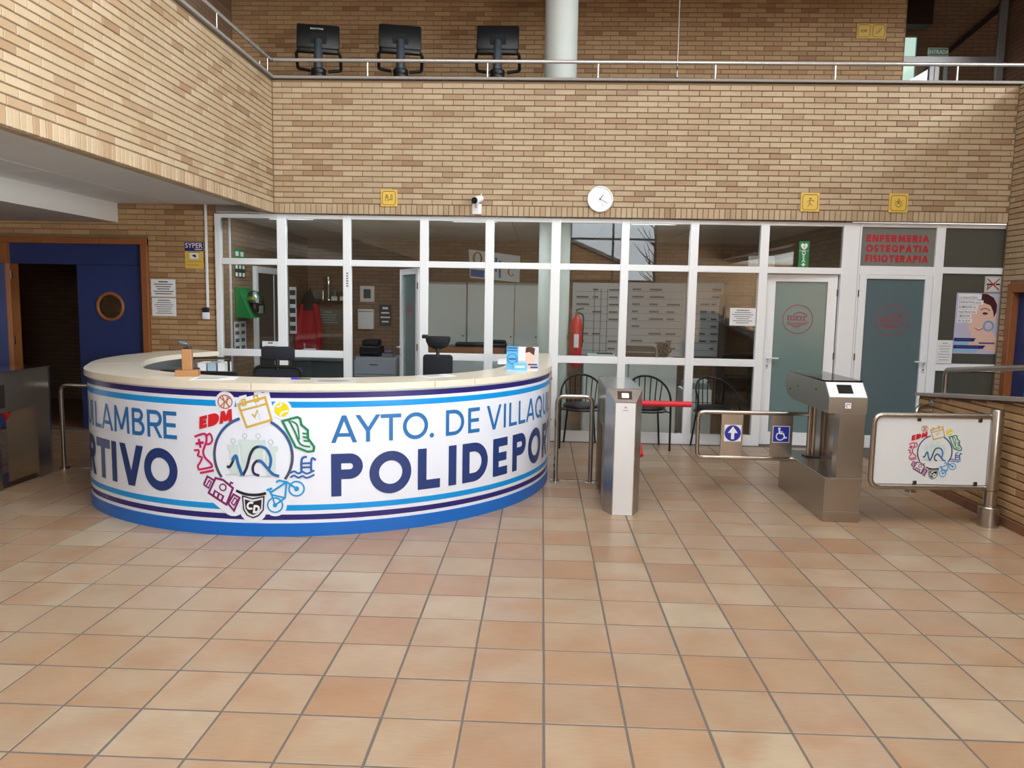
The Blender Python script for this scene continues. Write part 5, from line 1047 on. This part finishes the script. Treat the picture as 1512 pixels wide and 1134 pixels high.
# coats
t = thing('red_jacket', 'red and black jacket hanging on the office wall', 'jacket', (-3.80, 9.42, 0.62))
prof = [(0.03, 1.16), (0.07, 1.10), (0.12, 1.0), (0.155, 0.85), (0.165, 0.6), (0.18, 0.3), (0.185, 0.05), (0.10, 0.0)]
def cloth(mb, pr_, x0, wob, flat, n=20):
    V = []; k = len(pr_)
    for r, z in pr_:
        for j in range(n):
            a = 2 * PI * j / n; rr = r * (1 + wob * math.sin(5 * a + z * 3)); V.append((x0 + rr * math.cos(a), rr * flat * math.sin(a), z))
    return mb.add(V, [(i * n + j, i * n + (j + 1) % n, (i + 1) * n + (j + 1) % n, (i + 1) * n + j) for i in range(k - 1) for j in range(n)] + [tuple(range(n)), tuple((k - 1) * n + j for j in range(n))])
cloth(MB(), prof[3:], 0, 0.12, 0.6).build('body', mat('jacket_red', (170, 22, 34), 0.8), t, smooth=True); cloth(MB(), prof[:4], 0, 0.08, 0.6).build('shoulders', mat('jacket_black', (24, 22, 24), 0.8), t, smooth=True)
for s in (-1, 1): MB().tube([(s * 0.10, -0.02, 0.95), (s * 0.17, -0.05, 0.6), (s * 0.17, -0.07, 0.18)], [0.055, 0.06, 0.05], 10).build('sleeve', mat('jacket_red', (170, 22, 34)), t, smooth=True)
MB().cyl((0, 0.0, 1.14), (0, 0.1, 1.2), 0.012, 8).build('hook', BLACK, t)
t = thing('football_scarf', 'black and white scarf hanging beside the red jacket', 'scarf', (-3.99, 9.20, 1.10))
MB().cbox(-0.055, 0.055, -0.02, 0.02, 0, 0.74, 0.01).build('cloth', PAPER, t, smooth=True); p = Print()
for k in range(5): p.bar(-0.045, 0.05 + 0.14 * k, 0.045, 0.13 + 0.14 * k, 1)
p.build('dark_stripe', INKD, lambda u, v: (u, -0.0215, v), t)
t = thing('umbrella', 'thin pale stick leaning below the red jacket', 'stick', (-3.76, 9.2, 0.0)); MB().tube([(0.03, 0, 0.0), (-0.07, 0.05, 0.95)], 0.012, 8).build('shaft', mat('stick_pale', (190, 178, 170), 0.5), t, smooth=True)
# trophies on a shelf
x0, x1, z0, z1 = rect(462, 443, 520, 446, OB - 0.12)
t = thing('trophy_shelf', 'wall shelf of trophies in the office', 'shelf', ((x0 + x1) / 2, OB, z0)); hw = (x1 - x0) / 2; MB().cbox(-hw, hw, -0.28, 0, -0.01, 0.02, 0.003).build('board', mat('shelf_dark', (70, 54, 42), 0.6), t)
for s in (-0.8, 0.8): MB().box(s * hw - 0.01, s * hw + 0.01, -0.2, 0, -0.14, -0.01).build('bracket', BLACK, t)
SILV = mat('trophy_silver', (210, 210, 206), 0.2, 0.9)
def trophy(label, u, kind):
    p_ = at(u, 443, OB - 0.14); t = thing('trophy', label, 'trophy', (p_.x, OB - 0.14, z0 + 0.02))
    if kind == 0: MB().lathe([(0.05, 0), (0.05, 0.02), (0.015, 0.03), (0.02, 0.25), (0.035, 0.33), (0.02, 0.36), (0.025, 0.40)], n=14).build('cup', SILV, t, smooth=True)
    elif kind == 1: MB().cbox(-0.09, 0.09, -0.01, 0.02, 0, 0.17, 0.006).build('plaque', SILV, t); MB().cbox(-0.07, 0.07, -0.02, 0.03, 0, 0.02, 0.003).build('foot', BLACK, t)
    else: MB().lathe([(0.042, 0), (0.042, 0.03), (0.02, 0.05), (0.04, 0.10), (0.045, 0.16)], n=14).build('cup', SILV, t, smooth=True); MB().cbox(-0.05, 0.05, -0.045, -0.035, 0.0, 0.07, 0.002).build('name_tag', PAPER, t)
trophy('tall slender silver trophy on the office shelf', 485, 0); trophy('wide silver plaque trophy on the office shelf', 470, 1); trophy('first small silver cup on the office shelf', 494.5, 2); trophy('second small silver cup at the end of the office shelf', 507, 2)
x0, x1, za, zb_ = rect(466, 457, 503, 481, OB); sheet('framed_certificate', 'grey framed certificate under the trophy shelf', 'picture', x0, x1, za, zb_, OB - 0.002, 5, m=mat('grey_sheet', (120, 118, 112), 0.4), ink=mat('ink_pale2', (170, 170, 166), 0.6))
x0, x1, za, zb_ = rect(532, 422, 553, 446, OB); t = thing('picture_frame', 'small white framed picture beside the open office door', 'picture', ((x0 + x1) / 2, OB, za)); w = (x1 - x0) / 2; h = zb_ - za
MB().cbox(-w, w, -0.02, 0, 0, h, 0.004).build('frame', mat('frame_white', (210, 206, 198), 0.5), t); MB().box(-w * 0.5, w * 0.5, -0.023, -0.0205, h * 0.22, h * 0.8).build('photo', mat('photo_dark', (70, 72, 70), 0.4), t)
x0, x1, za, zb_ = rect(530, 456, 553, 486, OB); t = thing('towel_dispenser', 'white wall dispenser below the small picture', 'dispenser', ((x0 + x1) / 2, OB, za)); w = (x1 - x0) / 2; h = zb_ - za; MB().cbox(-w, w, -0.10, 0, 0, h, 0.012).build('body', WHITE, t, smooth=True); MB().box(-w * 0.9, w * 0.9, -0.103, -0.1, h * 0.86, h * 0.9).build('lid_seam', INK, t)
x0, x1, za, zb_ = rect(560, 450, 578, 482, OB); sheet('notice_board', 'dark notice board with white cards by the open door', 'notice board', x0, x1, za, zb_, OB - 0.002, 4, m=mat('board_dark', (78, 74, 66), 0.6), ink=PAPER)
# grey drawer unit and printer seen through the open door
x0, x1, za, zb_ = rect(519, 527, 585, 600, 8.9); t = thing('drawer_unit', 'grey drawer unit seen through the open office door', 'drawers', ((x0 + x1) / 2, 8.9, 0)); w = (x1 - x0) / 2; H = zb_
MB().cbox(-w, w, 0.02, 0.6, 0, H, 0.004).build('body', GREY, t)
for k in range(3):
    dr = MB().cbox(-w + 0.01, w - 0.01, 0, 0.02, 0.04 + k * (H - 0.06) / 3, 0.02 + (k + 1) * (H - 0.06) / 3, 0.003).build('drawer', mat('drawer_grey', (140, 150, 160), 0.5), t); MB().tube(bend([(-0.06, 0, 0), (-0.06, -0.03, 0), (0.06, -0.03, 0), (0.06, 0, 0)], 0.01), 0.006, 6).xf(lambda a, b, c, k=k: (a, b, c + 0.02 + (k + 0.7) * (H - 0.06) / 3)).build('handle', STEEL_D, dr, smooth=True)
t2 = thing('office_printer', 'black printer standing on the grey drawer unit', 'printer', ((x0 + x1) / 2 - 0.1, 9.05, H)); MB().cbox(-0.16, 0.16, 0, 0.35, 0, 0.16, 0.012).build('body', BLACK, t2); MB().cbox(-0.13, 0.13, 0.02, 0.3, 0.16, 0.26, 0.02).build('scanner_lid', RUBBER, t2, smooth=True); MB().cbox(-0.12, 0.12, -0.08, 0.02, 0.05, 0.06, 0.002).build('paper_tray', BLACK, t2)
t3 = thing('paper_box', 'small purple grey box beside the printer', 'box', ((x0 + x1) / 2 + 0.19, 9.0, H)); MB().cbox(-0.09, 0.09, 0, 0.2, 0, 0.06, 0.01).build('box', mat('box_mauve', (110, 104, 124), 0.7), t3); MB().cbox(-0.06, 0.06, 0.03, 0.17, 0.06, 0.11, 0.02).build('cloth_pile', mat('cloth_mauve', (96, 92, 110), 0.9), t3, smooth=True)
# white cupboards
for i, (u0, u1, lb) in enumerate(((622, 690, 'white cupboard partly behind the open door'), (690.5, 760, 'middle white cupboard at the back of the office'), (760.5, 797, 'narrow white cupboard beside the column'))):
    x0, x1, za, zb_ = rect(u0, 420, u1, 560, OB - 0.5); x1 -= 0.03; t = thing('cupboard', lb, 'cupboard', ((x0 + x1) / 2, OB - 0.5, 0)); w = (x1 - x0) / 2; H = at(700, 420, OB - 0.5).z
    MB().box(-w, w, 0.02, 0.48, 0, H).build('body', CABW, t); MB().cbox(-w, w, -0.004, 0.48, H, H + 0.03, 0.003).build('top', mat('cup_top', (170, 168, 160), 0.5), t)
    d_ = MB().cbox(-w + 0.004, w - 0.004, 0, 0.02, 0.06, H - 0.004, 0.003).build('door', CABW, t); MB().cyl((w - 0.05, -0.012, 1.1), (w - 0.05, 0.002, 1.1), 0.012, 10).build('lock', STEEL_D, d_)
# banner over the cupboards
q = [at(692, 368, OB - 0.02), at(768, 378, OB - 0.02), at(767, 417, OB - 0.02), at(694, 410, OB - 0.02)]
t = thing('club_banner', 'white club banner with blue and orange print over the cupboards', 'banner', (q[0].x, OB - 0.02, q[2].z)); o_ = Vector((q[0].x, OB - 0.02, q[2].z))
mbb = MB(); V = [p_ - o_ for p_ in (q[3], q[2], q[1], q[0])]; mbb.add([tuple(v) for v in V] + [(v.x, v.y + 0.006, v.z) for v in V], [(0, 1, 2, 3), (7, 6, 5, 4), (0, 4, 5, 1), (1, 5, 6, 2), (2, 6, 7, 3), (3, 7, 4, 0)]).build('cloth', PAPER, t)
bw = (q[1].x - q[0].x); bh = q[0].z - q[3].z
bi = lambda u, v, l=1: (0.02 + u * bw * 0.95, -0.001 * l, (q[3].z - o_.z) + v * bh - 0.07 * u)
Print().bar(0.02, 0.05, 0.30, 0.30, 1).bar(0.52, 0.3, 0.56, 0.8, 1).bar(0.60, 0.1, 0.64, 0.7, 1).build('blue_print', mat('banner_blue', (50, 100, 170), 0.6), lambda u, v: bi(u, v), t); Print().arc(0.16, 0.7, 0.10, 0.24, 0, 360, 0.04, 20).arc(0.85, 0.35, 0.07, 0.15, 60, 330, 0.03, 14).build('orange_print', mat('banner_orange', (200, 90, 60), 0.6), lambda u, v: bi(u, v), t)
# desk with a wooden edge and dark equipment
x0, x1, za, zb_ = rect(628, 512, 745, 524, 8.3); t = thing('office_desk', 'office desk with wooden front edge before the cupboards', 'desk', ((x0 + x1) / 2, 8.3, 0)); w = (x1 - x0) / 2
MB().cbox(-w, w, 0, 0.7, zb_ - 0.11, zb_, 0.005).build('worktop', mat('desk_wood', (140, 92, 58), 0.5, noise=(6, 0.2)), t); MB().box(-w + 0.05, w - 0.05, 0.05, 0.07, 0.05, zb_ - 0.11).build('modesty_panel', mat('desk_panel', (182, 186, 188), 0.5), t)
for s in (-1, 1): MB().box(s * (w - 0.03) - 0.02, s * (w - 0.03) + 0.02, 0.03, 0.67, 0, zb_ - 0.11).build('leg', GREY, t)
t = thing('desk_equipment', 'flat black case on the office desk', 'case', ((x0 + x1) / 2 + 0.25, 8.5, zb_)); MB().cbox(-0.42, 0.35, 0, 0.3, 0, 0.06, 0.02).build('case', BLACK, t, smooth=True); MB().cbox(0.02, 0.33, 0.02, 0.28, 0.06, 0.10, 0.03).build('pouch', FABRIC, t, smooth=True)
# planning boards
for i, (u0, u1, lb) in enumerate(((846, 925, 'planning board behind the fire extinguisher'), (928, 1012, 'planning board above the cable clutter'), (1015.5, 1067, 'planning board beside the taped notice'))):
    x0, x1, za, zb_ = rect(u0, 417, u1, 527, OB - 0.03); x1 -= 0.03; t = thing('planning_board', 'large white ' + lb, 'planning board', ((x0 + x1) / 2, OB - 0.03, za)); w = (x1 - x0) / 2; h = zb_ - za
    MB().cbox(-w, w, 0, 0.025, 0, h, 0.003).build('board', mat('board_white', (214, 222, 230), 0.35), t); p = Print(); rnd = random.Random(i)
    for r in range(9):
        v = h * (0.08 + r * 0.1); p.bar(-w * 0.9, v, w * 0.9, v + 0.006, 1)
        for c in range(3):
            if rnd.random() < 0.75: u = -w * 0.85 + c * w * 0.6; p.bar(u, v + 0.02, u + w * rnd.uniform(0.2, 0.5), v + 0.05, 1)
    if i == 0:
        for u in (-0.1, 0.02, 0.14): p.bar(u * w * 2, h * 0.05, u * w * 2 + 0.012, h * 0.92, 1)
    p.build('printed_grid', mat('ink_board', (104, 110, 120), 0.6), lambda u, v: (u, -0.0012, v), t)
# white counter units right behind the glass, with clutter on top
for i, (xa, xb) in enumerate(((0.50, 1.05), (1.06, 1.66))):
    t = thing('counter_unit', ('white counter unit behind the first waiting chair', 'white counter unit behind the second waiting chair')[i], 'counter unit', ((xa + xb) / 2, 6.75, 0)); w = (xb - xa) / 2
    MB().cbox(-w, w, 0, 0.55, 0.0, 0.97, 0.004).build('body', mat('unit_white', (240, 245, 245), 0.45), t); MB().cbox(-w, w, -0.02, 0.57, 0.97, 1.0, 0.004).build('worktop', GREY, t)
t = thing('paper_tray', 'flat papers on the white counter unit', 'papers', (0.72, 6.85, 1.0)); MB().cbox(-0.17, 0.17, 0, 0.25, 0, 0.03, 0.003).build('stack', PAPER, t); MB().cbox(-0.05, 0.15, 0.03, 0.2, 0.03, 0.045, 0.003).build('folder', INKD, t)
t = thing('equipment_case', 'long black equipment case behind the glass', 'case', (1.22, 6.95, 1.0)); MB().cbox(-0.25, 0.20, 0, 0.3, 0, 0.13, 0.012).build('case', BLACK, t, smooth=True); MB().cbox(-0.24, 0.19, -0.004, 0, 0.06, 0.07, 0.001).build('seam', GREY, t)
t = thing('cable_heap', 'tangled black cable on the counter unit', 'cable', (1.50, 6.9, 1.0)); pts = [(0.10 * math.sin(k * 1.1) * (1 - k * 0.015), 0.06 * math.cos(k * 1.7), 0.02 + 0.17 * abs(math.sin(k * 0.35))) for k in range(40)]
MB().tube(smooth_path(pts, 3), 0.011, 6).build('loop', BLACK, t, smooth=True); MB().lathe([(0.03, 0), (0.06, 0.02), (0.055, 0.12), (0.03, 0.16)], (0.0, 0.05, 0), 14).build('plug_block', RUBBER, t, smooth=True)
t = thing('copy_machine', 'white copier stacked with papers behind the third waiting chair', 'copier', (1.98, 6.95, 0)); MB().cbox(-0.2, 0.17, 0, 0.4, 0.28, 0.60, 0.008).build('body', mat('unit_white', (214, 222, 222)), t); MB().cbox(-0.17, 0.14, 0.02, 0.36, 0.60, 0.68, 0.01).build('scanner', GREY, t); MB().cbox(-0.2, 0.17, 0, 0.4, 0.0, 0.28, 0.006).build('paper_drawer', CABW, t)
MB().box(-0.19, 0.16, -0.003, 0, 0.43, 0.44).build('drawer_seam', INK, t); 
for k in range(3): MB().box(-0.15 + 0.01 * k, 0.10 + 0.015 * k, 0.05, 0.3, 0.68 + k * 0.013, 0.691 + k * 0.013).build('paper', PAPER, t)
t = thing('storage_shelving', 'dark shelving unit deep inside the office', 'shelving', (3.18, 9.7, 0))
for s in (-0.26, 0.26): MB().box(s - 0.015, s + 0.015, 0, 0.4, 0, 1.85).build('side_panel', mat('shelving_dark', (66, 58, 50), 0.6), t)
for z in (0.1, 0.5, 0.9, 1.3, 1.82): MB().box(-0.245, 0.245, 0, 0.4, z, z + 0.02).build('shelf_board', mat('shelving_dark', (66, 58, 50)), t)
t = thing('fire_extinguisher', 'tall red fire extinguisher hanging beside the column', 'fire extinguisher', (0.40, 7.0, 0.86))
MB().lathe([(0.0, 0.0), (0.074, 0.0), (0.078, 0.02), (0.078, 0.52), (0.06, 0.60), (0.026, 0.64), (0.02, 0.66)], n=22).build('cylinder', mat('extinguisher_red', (200, 24, 34), 0.3), t, smooth=True)
MB().cyl((0, 0, 0.66), (0, 0, 0.70), 0.016, 10).build('valve', STEEL_D, t, smooth=True); MB().tube(bend([(0, 0, 0.70), (0.0, 0, 0.73), (0.09, 0, 0.75)], 0.01), 0.010, 8).build('lever', BLACK, t, smooth=True); MB().tube(smooth_path([(0.0, 0, 0.69), (0.08, -0.02, 0.66), (0.085, -0.03, 0.5), (0.075, -0.03, 0.25)], 5), 0.009, 8).build('hose', BLACK, t, smooth=True)
MB().box(-0.03, 0.03, -0.081, -0.0785, 0.25, 0.42).build('label_card', PAPER, t); MB().cbox(-0.11, -0.06, -0.02, 0.02, 0.35, 0.40, 0.004).build('wall_hook', STEEL_D, t)
# lower left of the office, seen under the mid rail
t = thing('grey_crate', 'dark grey storage crate behind the mesh chair', 'crate', (-2.93, 6.95, 0)); MB().cbox(-0.35, 0.35, 0, 0.45, 0, 0.86, 0.01).build('body', mat('crate_grey', (74, 80, 84), 0.5), t); MB().cbox(-0.37, 0.37, -0.02, 0.47, 0.86, 0.90, 0.008).build('lid', mat('crate_lid', (92, 98, 102), 0.5), t)
t = thing('clutter_tray', 'grey tray of small things on the crate', 'tray', (-2.98, 7.0, 0.90)); MB().cbox(-0.25, 0.25, 0, 0.3, 0, 0.05, 0.01).build('tray', GREY, t); MB().cbox(-0.2, -0.05, 0.05, 0.2, 0.05, 0.11, 0.015).build('cloth', mat('cloth_pale', (170, 176, 184), 0.9), t, smooth=True); MB().cbox(0.0, 0.2, 0.05, 0.2, 0.05, 0.09, 0.01).build('red_box', mat('box_red', (150, 40, 50), 0.6), t)
# small spotlights in the clinic behind the dark transom pane and in the office
t = thing('emergency_light', 'white emergency light box above the ajar door', 'lamp', (2.86, 7.5, 2.12)); MB().cbox(-0.16, 0.16, 0, 0.12, 0, 0.22, 0.01).build('housing', WHITE, t); MB().box(-0.012, 0.012, 0.05, 0.07, 0.22, 0.58).build('hanger', PVC, t)

# ================================================================== UPSTAIRS ENTRANCE
t = struct('door_7', 'grey aluminium glazed entrance on the upper gallery'); ALU = mat('grey_aluminium', (150, 148, 148), 0.4, 0.5); EY = 8.5
MB().cbox(6.22, 6.32, EY, EY + 0.06, 3.2, 7.2, 0.004).build('frame_post', ALU, t); MB().cbox(4.86, 6.22, EY, EY + 0.06, 5.095, 5.195, 0.004).build('transom', ALU, t); MB().cbox(4.86, 4.93, EY, EY + 0.06, 3.2, 7.2, 0.004).build('frame_post', ALU, t)
for x in (5.31, 5.38): MB().cbox(x, x + 0.065, EY, EY + 0.06, 3.2, 5.095, 0.004).build('door_stile', ALU, t)
MB().cbox(5.48, 5.545, EY - 0.03, EY - 0.015, 4.4, 5.08, 0.004).build('pull_handle', BLACK, t)
for a, b, c, d in ((4.93, 6.22, 5.195, 7.2), (5.45, 6.22, 3.2, 5.095), (4.93, 5.31, 3.2, 5.095)): MB().box(a, b, EY + 0.027, EY + 0.033, c, d).build('pane', GLASS, t)
t = thing('entrance_sign', 'dark green sign reading ENTRADA over the upper door', 'sign', (5.415, EY + 0.02, 5.197)); MB().cbox(-0.142, 0.142, -0.004, 0.004, 0, 0.118, 0.0015).build('plate', mat('sign_darkgreen', (16, 62, 40), 0.4), t)
g = font_text('ENTRADA', 0.072, 0.006); g.build('lettering', mat('sign_mint', (190, 214, 190), 0.5), lambda u, v: (u * 0.88, -0.0052, 0.059 + v), t); Print().line([(-0.137, 0.005), (0.137, 0.005), (0.137, 0.113), (-0.137, 0.113)], 0.004, True).build('border', mat('sign_mint', (190, 214, 190)), lambda u, v: (u, -0.0052, v), t)
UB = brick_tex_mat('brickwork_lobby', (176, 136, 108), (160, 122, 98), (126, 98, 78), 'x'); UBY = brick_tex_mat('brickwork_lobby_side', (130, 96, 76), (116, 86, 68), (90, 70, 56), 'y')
tag(MB().box(4.7, 9.0, 10.6, 10.8, 3.2, 7.4).build('wall_lobby_back', UB), 'dim brick wall inside the upper lobby', kind='structure')
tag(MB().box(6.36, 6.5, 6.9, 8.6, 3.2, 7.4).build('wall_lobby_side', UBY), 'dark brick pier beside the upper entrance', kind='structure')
tag(MB().prism([(6.2, 5.55), (8.2, 7.3), (8.2, 7.38), (6.2, 5.63)], lambda a, b, y: (a, y, b), 10.5, 10.59).build('trim_3', mat('dark_trim', (40, 28, 24), 0.5)), 'dark sloping stair trim in the upper lobby', kind='structure')
tag(MB().box(5.3, 5.68, 9.3, 9.5, 5.9, 7.4).build('beam_lobby', mat('beam_brown', (64, 36, 26), 0.6)), 'dark brown beam inside the upper lobby', kind='structure')
w13 = struct('window_13', 'narrow bright window at the end of the upper lobby'); MB().box(5.82, 6.03, 10.57, 10.58, 3.6, 6.12).build('pane', mat('sky_pane', (196, 220, 208), 0.3, emit=0.9), w13); MB().cbox(6.02, 6.06, 10.53, 10.57, 3.6, 6.15, 0.004).build('window_bar', ALU, w13)
for z in (4.6, 5.75): MB().cbox(5.82, 6.03, 10.53, 10.57, z, z + 0.03, 0.004).build('window_bar', ALU, w13)

tag(MB().box(4.86, 9.0, 6.5, 12.4, 6.9, 7.0).build('ceiling_lobby', mat('ceiling_wood', (120, 84, 58))), 'dark ceiling over the upper lobby', kind='structure')
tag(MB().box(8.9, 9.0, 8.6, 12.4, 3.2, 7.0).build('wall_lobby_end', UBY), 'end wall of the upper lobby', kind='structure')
# added fill lamps, hidden above the glazing, that brighten the office interior
for i, (x, lb) in enumerate(((-3.2, 'added fill lamp out of view over the grey crate'), (-0.9, 'added fill lamp out of view before the cupboards'), (1.3, 'added fill lamp out of view over the white counter units'))):
    t = thing('office_fill_lamp', lb, 'lamp', (x, 6.62, 2.645)); MB().cbox(-0.3, 0.3, -0.18, 0.18, 0.01, 0.045, 0.004).build('housing', WHITE, t); MB().box(-0.27, 0.27, -0.15, 0.15, 0.004, 0.0098).build('diffuser', mat('fill_diffuser', (250, 250, 245), 0.5, emit=1.0), t)
    l = area('office_fill_light', (0, 0.02, -0.002), (0, 0.35, -1), 0.5, 0.28, 22, (0.92, 0.97, 1.0)); l.parent = t
# the roof and bare tree outside the entrance window, seen as a reflection in the glazing
VY = 26.72
q = [at(835, 356, VY), at(920, 393, VY), at(920, 470, VY), at(835, 470, VY)]
tag(MB().prism([(q[3].x, q[3].z), (q[2].x, q[2].z), (q[1].x, q[1].z), (q[0].x, q[0].z)], lambda a, b, y: (a, y, b), -15.5, -14.0).build('wall_neighbour', DARKB), 'brick neighbour house outside the entrance window', kind='structure')
q0, q1 = at(833, 353, VY), at(925, 393, VY)
tag(MB().prism([(q0.x, q0.z), (q1.x, q1.z), (q1.x, q1.z + 0.12), (q0.x, q0.z + 0.12)], lambda a, b, y: (a, y, b), -15.6, -13.8).build('roof_neighbour', mat('roof_grey', (120, 116, 112), 0.7)), 'sloping roof edge of the neighbour house', kind='structure')
tr = thing('bare_tree', 'bare winter tree outside the entrance window', 'tree', (at(958, 400, VY).x, -12.6, 0)); rt = random.Random(3)
MB().tube([(0, 0, 0), (0.05, 0, 2.2), (0.0, 0, 5.0)], [0.12, 0.09, 0.03], 8).build('trunk', mat('bark', (60, 52, 46), 0.9), tr, smooth=True)
mb = MB()
for k in range(46):
    z = rt.uniform(1.8, 4.8); a = rt.uniform(0, 6.28); l = rt.uniform(0.4, 1.1); d = Vector((math.cos(a), math.sin(a) * 0.5, rt.uniform(0.5, 1.2))).normalized(); mb.tube([(0.02, 0, z), tuple(Vector((0.02, 0, z)) + d * l * 0.6), tuple(Vector((0.02, 0, z)) + d * l + Vector((0, 0, 0.15)))], [0.025, 0.016, 0.007], 5)
mb.build('branches', mat('bark', (60, 52, 46)), tr, smooth=True)
